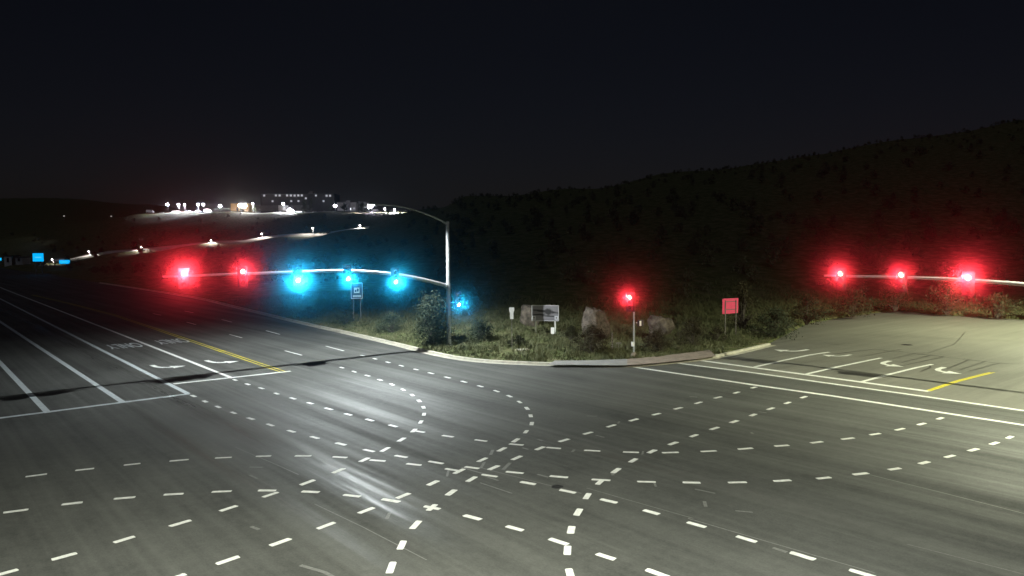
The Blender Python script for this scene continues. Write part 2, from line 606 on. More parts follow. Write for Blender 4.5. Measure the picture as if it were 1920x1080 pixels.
def arrow(px, py, travel, turn, parent, s=1.0):
    """left or right turn arrow; travel = unit heading, turn = unit side the head points to"""
    o = G(px, py)
    t, b = Vector(travel), Vector(turn)

    def P(a, c):
        v = o + t * a * s + b * c * s
        return (v.x, v.y, PAINT_Z)
    mb = MB()
    path = [(-1.1, -.55), (-.2, -.53), (.3, -.42), (.62, -.2), (.78, .1), (.8, .22)]
    for i in range(len(path) - 1):
        (a0, c0), (a1, c1) = path[i], path[i + 1]
        def off(k):
            (p, q), (r, u) = path[max(k - 1, 0)], path[min(k + 1, len(path) - 1)]
            d = Vector((r - p, u - q)).normalized()
            return Vector((-d.y, d.x)) * .17
        n0, n1 = off(i), off(i + 1)
        mb.quad(P(a0 + n0.x, c0 + n0.y), P(a0 - n0.x, c0 - n0.y), P(a1 - n1.x, c1 - n1.y), P(a1 + n1.x, c1 + n1.y))
    mb.add([P(.2, .22), P(1.4, .22), P(.8, 1.15)], [(0, 1, 2)])
    return mb.build('turn_arrow', M_WHITE, parent)


arrow(309, 686.5, (1, 0, 0), (0, 1, 0), road)
arrow(411, 677.5, (1, 0, 0), (0, 1, 0), road)
arrow(1671, 681.5, (0, -1, 0), (1, 0, 0), side_road)
arrow(1775, 694, (0, -1, 0), (1, 0, 0), side_road)
arrow(1488, 656.5, (0, -1, 0), (-1, 0, 0), side_road)
arrow(1573, 666, (0, -1, 0), (-1, 0, 0), side_road, .8)


def only(px, py):
    cu = bpy.data.curves.new('only', 'FONT')
    cu.body = 'ONLY'
    cu.align_x = 'CENTER'
    cu.align_y = 'CENTER'
    cu.size = 1.0
    cu.offset = 0.012
    t = bpy.data.objects.new('only', cu)
    C.objects.link(t)
    dg = bpy.context.evaluated_depsgraph_get()
    me = bpy.data.meshes.new_from_object(t.evaluated_get(dg))
    bpy.data.objects.remove(t)
    o = bpy.data.objects.new('only_lettering', me)
    C.objects.link(o)
    p = G(px, py)
    # text right = -Y, text up = +X
    M = Matrix(((0, 4.6, 0, p.x), (-0.93, 0, 0, p.y), (0, 0, 1, PAINT_Z), (0, 0, 0, 1)))
    me.transform(M)
    me.materials.append(M_WHITE2)
    o.parent = road
    return o


only(232, 648)
only(321, 639.5)

# sawn detector loops and crack sealing on the side road
seal = MB()
for pts in ([(1560, 664), (1640, 654.5), (1675, 660)], [(1610, 669), (1690, 655)], [(1668, 674), (1718, 662), (1770, 669), (1690, 686)],
            [(1690, 680), (1745, 666)], [(1775, 692), (1818, 674), (1872, 681), (1818, 696)], [(1798, 694), (1848, 677.5)],
            [(1640, 654.5), (1770, 669), (1872, 681), (1930, 683)], [(1725, 697), (1745, 689), (1742, 684)],
            [(1740, 662), (1790, 645), (1810, 622)], [(1500, 630), (1600, 627), (1760, 634), (1930, 640)], [(1545, 642), (1570, 646), (1600, 643)]):
    strip(seal, [G(*p) for p in pts], 0.1 if pts[0][1] > 653 and pts[0][0] != 1740 else .06, 0.003)
seal.build('crack_sealant', M_SEAL, side_road)


def disc(mb, c, r, z0, z1, n=28):
    vs = [(c.x + r * math.cos(2 * math.pi * k / n), c.y + r * math.sin(2 * math.pi * k / n), z) for z in (z0, z1) for k in range(n)]
    mb.add(vs, [tuple(range(n, 2 * n))] + [(k, (k + 1) % n, n + (k + 1) % n, n + k) for k in range(n)])
    return mb


def manhole(px, py, r, label):
    c = G(px, py)
    mb = disc(MB(), c, r, -0.01, 0.007)
    for k in range(5):
        mb.box(c.x - r * .6, c.y - r * .62 + k * r * .3, .007, c.x + r * .6, c.y - r * .62 + k * r * .3 + .03, .011)
    o = mb.build('manhole_cover', M_IRON)
    return tag(o, label, 'manhole cover')


manhole(1045, 912.5, 0.2, 'small dark round iron cover in the middle of the junction asphalt')
manhole(1700, 646.5, 0.42, 'dark iron cover in the pale side road behind the lane arrows')

# ------------------------------------------------------------------ terrain
KERB = [Vector((-900, 38.6, 0)), Vector((-400, 38.6, 0)), Vector((-200, 38.4, 0))] + [G(*p) for p in (
    (350, 556), (440, 576), (560, 605), (650, 625), (747, 647.5), (800, 661), (850, 671.5), (900, 678), (953, 681.5), (1026, 684.3),
    (1100, 686), (1175, 687), (1240, 682), (1297, 676), (1344, 670), (1390, 660), (1445, 647))]
EDGE = [G(*p) for p in ((1490, 622), (1520, 607), (1600, 593), (1680, 583), (1760, 591), (1920, 600))] + [Vector((40, 95, 0)), Vector((200, 97, 0))]
POLY = [(p.x, p.y) for p in KERB + EDGE] + [(3500, 800), (3500, 6000), (-6000, 6000), (-6000, 60)]

WN = np.array([0, 60, 100, 160, 250, 330, 395, 425, 520, 620, 760, 1000, 1600, 2400, 3600], float)
COLS = {
    -700: [0, 0, 0, 0, 0, 0, 0, 1, 3, 6, 12, 30, 80, 165, 165],
    100: [0, 0, 0, 0, 0, .3, 2, 2.6, 10, 24, 34, 50, 110, 172, 170],
    280: [0, 0, 0, 0, 1, 3, 6.3, 7.2, 22, 37, 38, 40, 90, 150, 150],
    400: [0, 0, 0, .3, 2, 5.5, 9.4, 10.8, 24, 37, 38, 38, 60, 118, 118],
    550: [0, 0, .2, .8, 4, 8.5, 13, 14.6, 26, 37, 38, 38, 50, 90, 90],
    690: [0, 0, .4, 1.5, 6, 11.5, 17, 18.6, 27, 36, 37, 37, 60, 95, 95],
    800: [0, 0, .8, 4, 12, 20, 25, 27, 33, 37, 40, 48, 70, 100, 100],
    880: [0, 0, 1.2, 7, 19, 30, 32, 33, 35, 38, 40, 45, 70, 100, 100],
    1100: [0, 0, 1.0, 8, 21, 33, 34, 34, 35, 36, 38, 40, 60, 100, 100],
    1330: [0, 0, .6, 9, 26, 41, 42, 42, 42, 42, 42, 45, 60, 100, 100],
    1530: [0, 0, .5, 9, 29, 47, 49, 49, 49, 49, 50, 50, 60, 100, 100],
    1700: [0, 0, .4, 9, 32, 54, 57, 57, 57, 57, 57, 60, 60, 100, 100],
    1920: [0, 0, .4, 9, 35, 61, 65, 65, 65, 65, 65, 65, 65, 100, 100],
    2700: [0, 0, .4, 9, 37, 66, 70, 70, 70, 70, 70, 70, 70, 100, 100],
}
CPX = np.array(sorted(COLS), float)
CZ = np.array([COLS[int(k)] for k in CPX], float)


def hill_z(X, Y):
    X, Y = np.asarray(X, float), np.asarray(Y, float)
    wd = np.maximum(X * FH.x + Y * FH.y, 1.0)
    px = np.clip(960 + F_PX * (X * RH.x + Y * RH.y) / wd, -700, 2700)
    wd = np.clip(wd, 0, 3599)
    i = np.clip(np.searchsorted(CPX, px, 'right') - 1, 0, len(CPX) - 2)
    t = (px - CPX[i]) / (CPX[i + 1] - CPX[i])
    t = t * t * (3 - 2 * t)
    j = np.clip(np.searchsorted(WN, wd, 'right') - 1, 0, len(WN) - 2)
    u = (wd - WN[j]) / (WN[j + 1] - WN[j])
    z0 = CZ[i, j] * (1 - u) + CZ[i, j + 1] * u
    z1 = CZ[i + 1, j] * (1 - u) + CZ[i + 1, j + 1] * u
    z = z0 * (1 - t) + z1 * t
    amp = np.clip((wd - 60) / 300, 0, 1)
    z = z + amp * (1.0 * np.sin(X * .041 + 1.3 * np.sin(Y * .02)) * np.cos(Y * .037 + 2) + .5 * np.sin(X * .13 + Y * .09))
    bank = np.clip((Y - 33) / 60, 0, 1)
    z = z + .12 * np.sin(X * .9 + .7 * np.sin(Y * .7)) * np.sin(Y * .63 + 1) * np.clip((Y - 34) / 6, 0, 1) * (1 - amp)
    return z


def inside(X, Y):
    r = np.zeros(len(X), bool)
    n = len(POLY)
    for k in range(n):
        x0, y0 = POLY[k]
        x1, y1 = POLY[(k + 1) % n]
        if y0 == y1:
            continue
        c = ((y0 > Y) != (y1 > Y)) & (X < (x1 - x0) * (Y - y0) / (y1 - y0) + x0)
        r ^= c
    return r


def edge_dist(X, Y):
    d = np.full(len(X), 1e9)
    pts = KERB + EDGE
    for a, b in zip(pts[:-1], pts[1:]):
        ax, ay, bx, by = a.x, a.y, b.x, b.y
        L2 = (bx - ax) ** 2 + (by - ay) ** 2
        t = np.clip(((X - ax) * (bx - ax) + (Y - ay) * (by - ay)) / L2, 0, 1)
        d = np.minimum(d, np.hypot(X - ax - t * (bx - ax), Y - ay - t * (by - ay)))
    return d


def verge_z(X, Y):
    """height of the ground beyond the kerb"""
    return hill_z(X, Y) + 0.13


pxs = np.concatenate([np.arange(-700, -60, 20), np.arange(-60, 1990, 5), np.arange(1990, 2700, 30)]).astype(float)
ws = [30.0]
while ws[-1] < 3500:
    x = ws[-1]
    ws.append(x + (0.45 if x < 75 else 0.6 if x < 105 else x * 0.02 if x < 1000 else x * .06))
ws = np.array(ws)
PX, WW = np.meshgrid(pxs, ws)
tx = (PX - 960) / F_PX
X = (FH.x + RH.x * tx) * WW
Y = (FH.y + RH.y * tx) * WW
X, Y = X.ravel(), Y.ravel()
ins = inside(X, Y)
dist = edge_dist(X, Y)
sd = np.where(ins, dist, -dist)
Z = hill_z(X, Y)
rise = np.clip((sd - .05) / .35, 0, 1)
Z = np.where(sd > 0.05, Z * np.clip(sd / 4, 0, 1) + .13 * rise + (-.25) * (1 - rise), -.3)
nx, nw = len(pxs), len(ws)
idx = np.arange(nx * nw).reshape(nw, nx)
Fq = np.stack([idx[:-1, :-1].ravel(), idx[:-1, 1:].ravel(), idx[1:, 1:].ravel(), idx[1:, :-1].ravel()], 1)
keep = (ins[Fq].any(1))
Fq = Fq[keep]


def ground_mat():
    M = bpy.data.materials.new('rough verge earth')
    M.use_nodes = True
    n, l = M.node_tree.nodes, M.node_tree.links
    p = n['Principled BSDF']
    p.inputs['Roughness'].default_value = .95
    p.inputs['Specular IOR Level'].default_value = .15
    tc = n.new('ShaderNodeTexCoord')
    n1 = n.new('ShaderNodeTexNoise')
    n1.inputs['Scale'].default_value = .55
    n1.inputs['Detail'].default_value = 7
    n1.inputs['Roughness'].default_value = .7
    n2 = n.new('ShaderNodeTexNoise')
    n2.inputs['Scale'].default_value = 5
    n2.inputs['Detail'].default_value = 5
    l.new(tc.outputs['Object'], n1.inputs['Vector'])
    l.new(tc.outputs['Object'], n2.inputs['Vector'])
    c1 = n.new('ShaderNodeValToRGB')
    e = c1.color_ramp.elements
    e[0].position, e[0].color = .35, (.05, .065, .02, 1)
    e[1].position, e[1].color = .68, (.2, .17, .1, 1)
    k = e.new(.5)
    k.color = (.1, .115, .045, 1)
    l.new(n1.outputs[0], c1.inputs[0])
    mx = n.new('ShaderNodeMix')
    mx.data_type = 'RGBA'
    mx.blend_type = 'OVERLAY'
    mx.inputs[0].default_value = .6
    l.new(c1.outputs[0], mx.inputs[6])
    l.new(n2.outputs[0], mx.inputs[7])
    l.new(mx.outputs[2], p.inputs['Base Color'])
    bp = n.new('ShaderNodeBump')
    bp.inputs['Strength'].default_value = .8
    bp.inputs['Distance'].default_value = .1
    l.new(n2.outputs[0], bp.inputs['Height'])
    l.new(bp.outputs[0], p.inputs['Normal'])
    return M


M_EARTH = ground_mat()
used = np.unique(Fq)
remap_ = np.full(nx * nw, -1)
remap_[used] = np.arange(len(used))
terrain = raw_mesh('terrain', np.stack([X, Y, Z], 1)[used], remap_[Fq], M_EARTH, smooth=True)
tag(terrain, kind='structure')
base = MB().quad((-5000, -5000, -1.2), (5000, -5000, -1.2), (5000, 5000, -1.2), (-5000, 5000, -1.2)).build('ground', M_EARTH)
tag(base, kind='structure')


def gz(x, y):
    return float(verge_z(np.array([x]), np.array([y]))[0])


# kerb: a real step with a gutter pan, swept along the edge
def sweep(name, pts, profile, m, parent=None):
    pts = [Vector((p.x, p.y, 0)) for p in pts]
    fine = []
    for i in range(len(pts) - 1):
        p0, p1, p2, p3 = pts[max(i - 1, 0)], pts[i], pts[i + 1], pts[min(i + 2, len(pts) - 1)]
        n = max(2, min(12, int((p2 - p1).length / 1.0)))
        for k in range(n):
            t = k / n
            fine.append(.5 * ((2 * p1) + (p2 - p0) * t + (2 * p0 - 5 * p1 + 4 * p2 - p3) * t * t + (3 * p1 - p0 - 3 * p2 + p3) * t ** 3))
    fine.append(pts[-1])
    vs, fs = [], []
    k = len(profile)
    for i, p in enumerate(fine):
        d = (fine[min(i + 1, len(fine) - 1)] - fine[max(i - 1, 0)]).normalized()
        q = Vector((-d.y, d.x, 0))           # towards the verge when walking from far left to the right
        for (o, z) in profile:
            vs.append((p.x + q.x * o, p.y + q.y * o, z))
    for i in range(len(fine) - 1):
        for j in range(k - 1):
            fs.append((i * k + j, i * k + j + 1, (i + 1) * k + j + 1, (i + 1) * k + j))
    return MB().add(vs, fs).build(name, m, parent)


kerb = sweep('kerb', KERB[2:], [(-.42, .002), (-.42, .014), (-.02, .01), (.05, .14), (.08, .155), (.26, .155), (.3, .1)], M_KERB)
tag(kerb, kind='structure')

# pavement corner and ramp behind the kerb
pv = [G(*p, .16) for p in ((1027, 684), (1100, 684.6), (1176, 685), (1240, 680), (1297, 674), (1343, 668))]
pb = [G(*p, .16) for p in ((1040, 676), (1100, 675.5), (1176, 673), (1235, 668), (1283, 662), (1330, 656))]
mb = MB()
for i in range(2):
    mb.quad(pv[i], pv[i + 1], pb[i + 1], pb[i])
pave = mb.build('pavement', M_PAVE)
tag(pave, kind='structure')
mb = MB()
for i in range(2, 5):
    mb.quad(pv[i] + Vector((0, 0, .004)), pv[i + 1] + Vector((0, 0, .004)), pb[i + 1] + Vector((0, 0, .004)), pb[i] + Vector((0, 0, .004)))
rp = mb.build('pavement_ramp', M_RAMP)
tag(rp, kind='structure')


# ------------------------------------------------------------------ street lighting and signals
def luminaire_parts(root, tip, direction, energy, color, angle=150, aim=(0, 0, -1)):
    """flat cobra head at an arm's tip (local coordinates) with its lens and its light"""
    d = Vector(direction).normalized()
    M = Matrix.Translation(tip) @ Matrix(((d.x, -d.y, 0), (d.y, d.x, 0), (0, 0, 1))).to_4x4()
    mb = MB()
    prof = [(-.12, .05), (.0, .09), (.35, .1), (.62, .06), (.7, .0), (.66, -.04), (.1, -.05), (-.12, -.03)]
    vs = []
    for (x, z) in prof:
        for s in (-1, 1):
            wd = .08 if x < .05 else .17
            vs.append(M @ Vector((x, s * wd, z)))
    k = len(prof)
    fs = [tuple(range(0, 2 * k, 2)), tuple(range(2 * k - 1, 0, -2))]
    for i in range(k):
        j = (i + 1) % k
        fs.append((2 * i, 2 * i + 1, 2 * j + 1, 2 * j))
    head = mb.add(vs, fs).build('luminaire', M_STEEL, root, bevel=.01)
    lens = MB().box(.14, -.13, -.062, .58, .13, -.05, M).build('lens', emit('lamp lens', color, 60), head)
    lp = M @ Vector((.36, 0, -.18))
    lamp('street_light', 'SPOT', lp, energy, color, root, aim, .05, angle, .6)
    return head


def curve_pts(fn, n=18):
    return [fn(i / n) for i in range(n + 1)]


ARM1, ARM2 = (4.72, 1.5, .5), (4.25, 1.62, .8)


def arm_z(x, length, shape):
    h0, climb, frac = shape
    u = min(1, x / (length * frac))
    return h0 + climb * (1 - (1 - u) ** 2.1) - .1 * max(0, x / length - .5)


def signal_pole(label, base, arm_dir, arm_len, lum_len, power, color, angle=150, group=None, aim=(0, 0, -1), arm_shape=(4.72, 1.5, .5)):
    root = thing('traffic_signal_pole' if arm_len else 'street_lamp', label, 'signal pole' if arm_len else 'street lamp', base, 0, group)
    a = Vector(arm_dir)
    MB().tube([(0, 0, 0.05), (0, 0, 4.9), (0, 0, 9.85)], [.185, .165, .145], 16).build('pole', M_STEEL, root, True)
    fl = MB().tube([(0, 0, 0), (0, 0, .06)], [.34, .34], 20)
    for k in range(4):
        t = math.pi / 4 + k * math.pi / 2
        fl.tube([(.26 * math.cos(t), .26 * math.sin(t), .05), (.26 * math.cos(t), .26 * math.sin(t), .14)], .025, 8)
    fl.build('base_plate', M_STEEL, root)
    if arm_len:
        def arm(t):
            x = t * arm_len
            return a * x + Vector((0, 0, arm_z(x, arm_len, arm_shape)))
        pts = curve_pts(arm, 26)
        MB().tube(pts, [.155 - .09 * i / 26 for i in range(27)], 12).build('mast_arm', M_STEEL, root, True)
        br = MB()
        z0 = arm_shape[0]
        br.tube([(0, 0, z0 - .22), (0, 0, z0 + .23)], .215, 14)
        br.tube([a * .12 + Vector((0, 0, z0 + .03)), a * .32 + Vector((0, 0, z0 + .08))], .2, 14)
        br.build('arm_clamp', M_STEEL, root, True)
        root['arm'] = 1
    def la(t):
        x = t * lum_len
        return a * x + Vector((0, 0, 9.6 + 1.38 * math.sin(min(1, t * 1.12) * math.pi / 2) ** .85))
    lp = curve_pts(la, 18)
    MB().tube(lp, [.075 - .035 * i / 18 for i in range(19)], 10).build('lamp_arm', M_STEEL, root, True)
    luminaire_parts(root, lp[-1], a, power, color, angle, aim)
    return root


POLE1 = G(842, 651) + Vector((0, 0, .13))
signal_pole('tall galvanised pole by the kerb carrying the mast arm with red and cyan signals', POLE1, (0, -1, 0), 21.2, 6.4,
            P_ROAD, (.9, .98, .99), 152)
POLE2 = Vector((-3.0, 46.2, .13))
signal_pole('galvanised signal pole whose mast arm with three red signals enters from the right edge', POLE2, (-1, 0, 0), 21.4, 7.5,
            P_SIDE, (.97, 1.0, .72), 164, aim=(-.1, .2, -1), arm_shape=ARM2)
signal_pole('street lamp pole at the far right side of the side road', Vector((-9, 79, .05)), (-1, 0, 0), 0, 6.0, P_LOT, (.95, 1.0, .64), 158)
POLE3 = Vector((1.6, -1.2, 0))
signal_pole('street lamp pole beside the camera', POLE3, (-.8, .6, 0), 0, 5.2, P_NEAR, (.97, 1.0, .85), 158)


M_RED = emit('lit red lens', (1, .22, .13), 22)
M_CYAN = emit('lit cyan green lens', (.35, .9, 1), 22)


def lens_disc(mb, z, r=.148, y=-.155):
    n = 20
    vs = [(0, y - .03, z)] + [(r * .6 * math.cos(2 * math.pi * k / n), y - .022, z + r * .6 * math.sin(2 * math.pi * k / n)) for k in range(n)] + \
         [(r * math.cos(2 * math.pi * k / n), y, z + r * math.sin(2 * math.pi * k / n)) for k in range(n)]
    fs = [(0, 1 + k, 1 + (k + 1) % n) for k in range(n)] + [(1 + k, 1 + n + k, 1 + n + (k + 1) % n, 1 + (k + 1) % n) for k in range(n)]
    return mb.add(vs, fs)


LIGHTS = 'three-section traffic signals'


def traffic_light(loc, rz, lit, power, label, bracket=None):
    """three sections, local -y faces the traffic; z = 0 at the middle section"""
    t = thing('traffic_light', label, 'traffic light', loc, rz, LIGHTS)
    hb = MB()
    for z in (-.36, 0, .36):
        hb.box(-.172, -.15, z - .172, .172, .06, z + .172)
    hb.build('housing', M_DARK, t, bevel=.02)
    MB().box(-.31, -.06, -.68, .31, -.045, .68).build('backplate', M_DARK, t, bevel=.006)
    for i, z in enumerate((.36, 0, -.36)):
        on = (lit == 'red' and i == 0) or (lit == 'green' and i == 2)
        lens_disc(MB(), z).build('lens', (M_RED if lit == 'red' else M_CYAN) if on else M_OFF, t)
        n = 14
        vs = []
        for k in range(n + 1):
            a = -math.pi * .22 + math.pi * 1.44 * k / n
            for (y, r) in ((-.15, .165), (-.15 - (.26 if .2 < k / n < .8 else .1), .165)):
                vs.append((r * math.cos(a), y, z + r * math.sin(a)))
        vis = MB().add(vs, [(2 * k, 2 * k + 2, 2 * k + 3, 2 * k + 1) for k in range(n)])
        o = vis.build('visor', M_DARK, t)
        o.modifiers.new('thick', 'SOLIDIFY').thickness = .008
    if bracket:
        MB().tube(bracket, .035, 8).build('bracket', M_STEEL, t)
    z = .36 if lit == 'red' else -.36
    col = (1.0, .032, .045) if lit == 'red' else (.02, .55, 1.0)
    o = lamp('signal_halo_light', 'SPOT', (0, -.5, z), power, col, t, None, .04, 7, 0.7)
    # narrow beam aimed at the camera, added to raise a halo in the haze
    R = Matrix.Rotation(-rz, 3, 'Z')
    v = R @ (CAM + Vector((0, 0, .4)) - Vector(loc))
    o.rotation_euler = v.to_track_quat('-Z', 'Y').to_euler()
    return t


def arm_signal(px, arm, lit, power, label):
    if arm == 1:      # hangs on the first pole's arm, faces +x
        best = min((abs(proj_x(POLE1 + Vector((0, -d, arm_z(d, 21.2, ARM1)))) - px), d) for d in np.arange(2, 21.3, .02))
        d = best[1]
        p = Vector((POLE1.x + .22, POLE1.y - d, arm_z(d, 21.2, ARM1) - .06))
        rz = math.pi / 2 - .16
    else:
        best = min((abs(proj_x(POLE2 + Vector((-d, 0, arm_z(d, 21.4, ARM2)))) - px), d) for d in np.arange(2, 21.4, .02))
        d = best[1]
        p = Vector((POLE2.x - d, POLE2.y - .22, arm_z(d, 21.4, ARM2) - .06))
        rz = .16
    return traffic_light(p, rz, lit, power, label)


def proj_x(p):
    q = p - CAM
    return 960 + F_PX * q.dot(RGT) / q.dot(FWD)


arm_signal(342, 1, 'red', P_RED * 1.5, 'red signal at the free tip of the long left mast arm')
arm_signal(452, 1, 'red', P_RED * .55, 'red signal second from the tip of the left mast arm')
arm_signal(555, 1, 'green', P_GREEN * 1.5, 'cyan-green signal next to the red ones on the left mast arm')
arm_signal(648, 1, 'green', P_GREEN * .5, 'middle one of three cyan-green signals on the left mast arm')
arm_signal(737, 1, 'green', P_GREEN * .6, 'cyan-green arm signal nearest the tall pole')
arm_signal(1581, 2, 'red', P_RED * .5, 'red signal at the tip of the right mast arm')
arm_signal(1694, 2, 'red', P_RED * .35, 'middle red signal of three on the right mast arm')
arm_signal(1819, 2, 'red', P_RED * 1.1, 'brightest red signal, nearest the right edge on the right mast arm')
traffic_light(POLE1 + Vector((.15, .78, 3.62)), math.pi / 2 - .16, 'green', P_GREEN * .22, 'low cyan-green signal on the side of the tall pole',
              [(-.78, .05, -.2), (-.1, .03, -.2)])

# short pedestal pole at the corner ramp
PED = G(1188.5, 668, .16)
ped = thing('signal_pedestal', 'short pale signal pole standing at the corner ramp', 'signal pole', PED)
MB().tube([(0, 0, .1), (0, 0, 3.95)], [.065, .055], 12).build('pole', M_STEEL, ped, True)
MB().tube([(0, 0, 0), (0, 0, .16), (0, 0, .3)], [.24, .2, .09], 14).build('base', M_RAMP, ped)
bx = MB().box(-.1, -.2, .72, .1, -.06, 1.05).build('push_button_box', M_SIGNW, ped, bevel=.015)
MB().tube([(0, -.2, .66), (0, -.24, .66)], .03, 10).build('button', M_DARK, bx)
traffic_light(PED + Vector((-.12, -.2, 3.85)), .36, 'red', P_RED * .3, 'red signal on the short pole by the corner ramp',
              [(.1, .2, 0), (.05, .05, 0)])
pd = thing('pedestrian_signal', 'dark pedestrian signal box on the right of the short pole', 'pedestrian signal', PED + Vector((.3, .34, 2.35)), math.radians(75))
MB().box(-.2, -.12, -.22, .2, .1, .22).build('housing', M_DARK, pd, bevel=.02)
MB().box(-.16, -.14, -.17, -.02, -.122, .17).build('signal_face', M_SIGNW, pd)
MB().tube([(0, .1, 0), (-.1, .4, 0)], .03, 8).build('bracket', M_STEEL, pd)


# ------------------------------------------------------------------ signs on the verge
def verge_point(px, py):
    p = G(px, py)
    for _ in range(6):
        p = G(px, py, gz(p.x, p.y))
    return p


# blue information sign beside the highway
p = verge_point(670, 604)
sg = thing('road_sign', 'faded blue roadside sign with white square emblem on two thin posts', 'road sign', p, math.radians(62))
for s in (-1, 1):
    MB().box(s * .36 - .035, -.02, -.2, s * .36 + .035, .05, 3.6).build('post', M_POSTD, sg)
MB().box(-.61, -.06, 2.4, .61, -.025, 4.06).build('panel', M_SIGNB, sg, bevel=.008)
b = MB()
for (x0, z0, x1, z1) in ((-.58, 2.43, .58, 2.47), (-.58, 3.99, .58, 4.03), (-.58, 2.47, -.54, 3.99), (.54, 2.47, .58, 3.99)):
    b.box(x0, -.066, z0, x1, -.06, z1)
b.build('border', M_SIGNW, sg)
em = MB().box(-.27, -.07, 3.0, .27, -.06, 3.55).build('emblem', M_SIGNW, sg)
e2 = MB()
e2.prism([(-.2, 3.1), (-.04, 3.1), (-.04, 3.28), (-.12, 3.36), (-.2, 3.28)], -.078, -.07)
e2.prism([(.0, 3.14), (.18, 3.14), (.21, 3.4), (.06, 3.47), (.0, 3.36)], -.078, -.07)
e2.build('symbol', M_SIGNB, em)
MB().box(-.4, -.068, 2.58, .44, -.06, 2.78).build('legend_strip', mat('worn pale legend', (.3, .42, .5), .6, col2=(.65, .7, .72), scale=9), sg)

# white paddle marker
p = verge_point(960, 655)
sg = thing('marker_sign', 'white paddle-shaped marker on a thin stake in the grass', 'marker', p, FACE)
MB().tube([(0, 0, -.2), (0, 0, 2.5)], .025, 8).build('stake', M_POSTD, sg)
MB().prism([(-.19, 3.2), (.19, 3.2), (.2, 3.0), (.13, 2.78), (.125, 2.32), (-.125, 2.32), (-.13, 2.78), (-.2, 3.0)], -.05, -.027).build('paddle', M_SIGNW, sg)


def burnt_mat():
    M = bpy.data.materials.new('smoke stained sign face')
    M.use_nodes = True
    n, l = M.node_tree.nodes, M.node_tree.links
    pr = n['Principled BSDF']
    pr.inputs['Roughness'].default_value = .7
    tc = n.new('ShaderNodeTexCoord')
    ns = n.new('ShaderNodeTexNoise')
    ns.inputs['Scale'].default_value = 2.6
    ns.inputs['Detail'].default_value = 5
    l.new(tc.outputs['Object'], ns.inputs['Vector'])
    best = None
    # a smear right across the middle, a blot right of centre, a second streak below
    for cx, cz, rx, rz, ang in ((.1, 2.02, 1.25, .12, 6), (.28, 2.0, .42, .3, 0), (-.5, 1.75, .7, .07, -4), (.3, 1.62, .8, .06, 3)):
        mp = n.new('ShaderNodeMapping')
        mp.vector_type = 'TEXTURE'
        mp.inputs['Location'].default_value = (cx, 0, cz)
        mp.inputs['Rotation'].default_value = (0, math.radians(ang), 0)
        mp.inputs['Scale'].default_value = (rx, 10, rz)
        l.new(tc.outputs['Object'], mp.inputs[0])
        ln = n.new('ShaderNodeVectorMath')
        ln.operation = 'LENGTH'
        l.new(mp.outputs[0], ln.inputs[0])
        if best is None:
            best = ln.outputs['Value']
        else:
            mi = n.new('ShaderNodeMath')
            mi.operation = 'MINIMUM'
            l.new(best, mi.inputs[0])
            l.new(ln.outputs['Value'], mi.inputs[1])
            best = mi.outputs[0]
    ad = n.new('ShaderNodeMath')
    ad.operation = 'MULTIPLY_ADD'
    l.new(ns.outputs[0], ad.inputs[0])
    ad.inputs[1].default_value = 1.0
    l.new(best, ad.inputs[2])
    cr = n.new('ShaderNodeValToRGB')
    e = cr.color_ramp.elements
    e[0].position, e[0].color = .68, (.012, .011, .011, 1)
    e[1].position, e[1].color = 1.0, (.16, .15, .16, 1)
    mr = n.new('ShaderNodeMath')
    mr.operation = 'MULTIPLY'
    mr.inputs[1].default_value = .6
    l.new(ad.outputs[0], mr.inputs[0])
    l.new(mr.outputs[0], cr.inputs[0])
    l.new(cr.outputs[0], pr.inputs['Base Color'])
    return M


p = (verge_point(1004, 627) + verge_point(1041, 627)) / 2
sg = thing('sign_board', 'wide white-framed sign board with a black smoke-like smear, on two white posts', 'sign board', p, FACE + math.radians(-9))
for s in (-1, 1):
    MB().box(s * .86 - .06, 0, -.3, s * .86 + .06, .11, 2.3).build('post', M_POSTW, sg, bevel=.01)
MB().box(-1.14, -.05, 1.25, 1.14, 0, 2.5).build('panel', burnt_mat(), sg)
b = MB()
for (x0, z0, x1, z1) in ((-1.2, 1.18, 1.2, 1.25), (-1.2, 2.5, 1.2, 2.57), (-1.2, 1.25, -1.14, 2.5), (1.14, 1.25, 1.2, 2.5)):
    b.box(x0, -.07, z0, x1, .01, z1)
b.build('frame', mat('grey sign frame', (.4, .39, .38), .6, var=.1), sg)
for x in (-.98, .98):
    e = MB().box(x - .16, -.06, 1.3, x + .16, -.05, 1.64).build('corner_panel', mat('grey white corner panel', (.45, .44, .46), .6, var=.1), sg)
    MB().box(x - .06, -.066, 1.4, x + .06, -.06, 1.54).build('corner_mark', M_POSTD, e)

p = verge_point(1036, 636)
sg = thing('marker_sign', 'small upright white panel low in front of the sign board', 'marker', p, FACE)
MB().box(-.14, -.02, .45, .14, .0, .98).build('panel', M_SIGNW, sg)
MB().tube([(0, .03, -.1), (0, .03, .8)], .025, 8).build('stake', M_POSTD, sg)

p = (verge_point(1359, 626) + verge_point(1379.5, 631)) / 2
sg = thing('road_sign', 'pinkish red sign seen from behind with its two posts, by the side road', 'road sign', p, FACE + math.radians(28))
for s in (-1, 1):
    MB().box(s * .6 - .035, -.06, -.3, s * .6 + .035, 0, 3.0).build('post', M_POSTD, sg)
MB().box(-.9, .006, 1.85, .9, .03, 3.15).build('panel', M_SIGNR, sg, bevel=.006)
for z in (2.18, 2.86):
    MB().box(-.56, -.03, z, .56, .003, z + .05).build('brace', M_POSTD, sg)

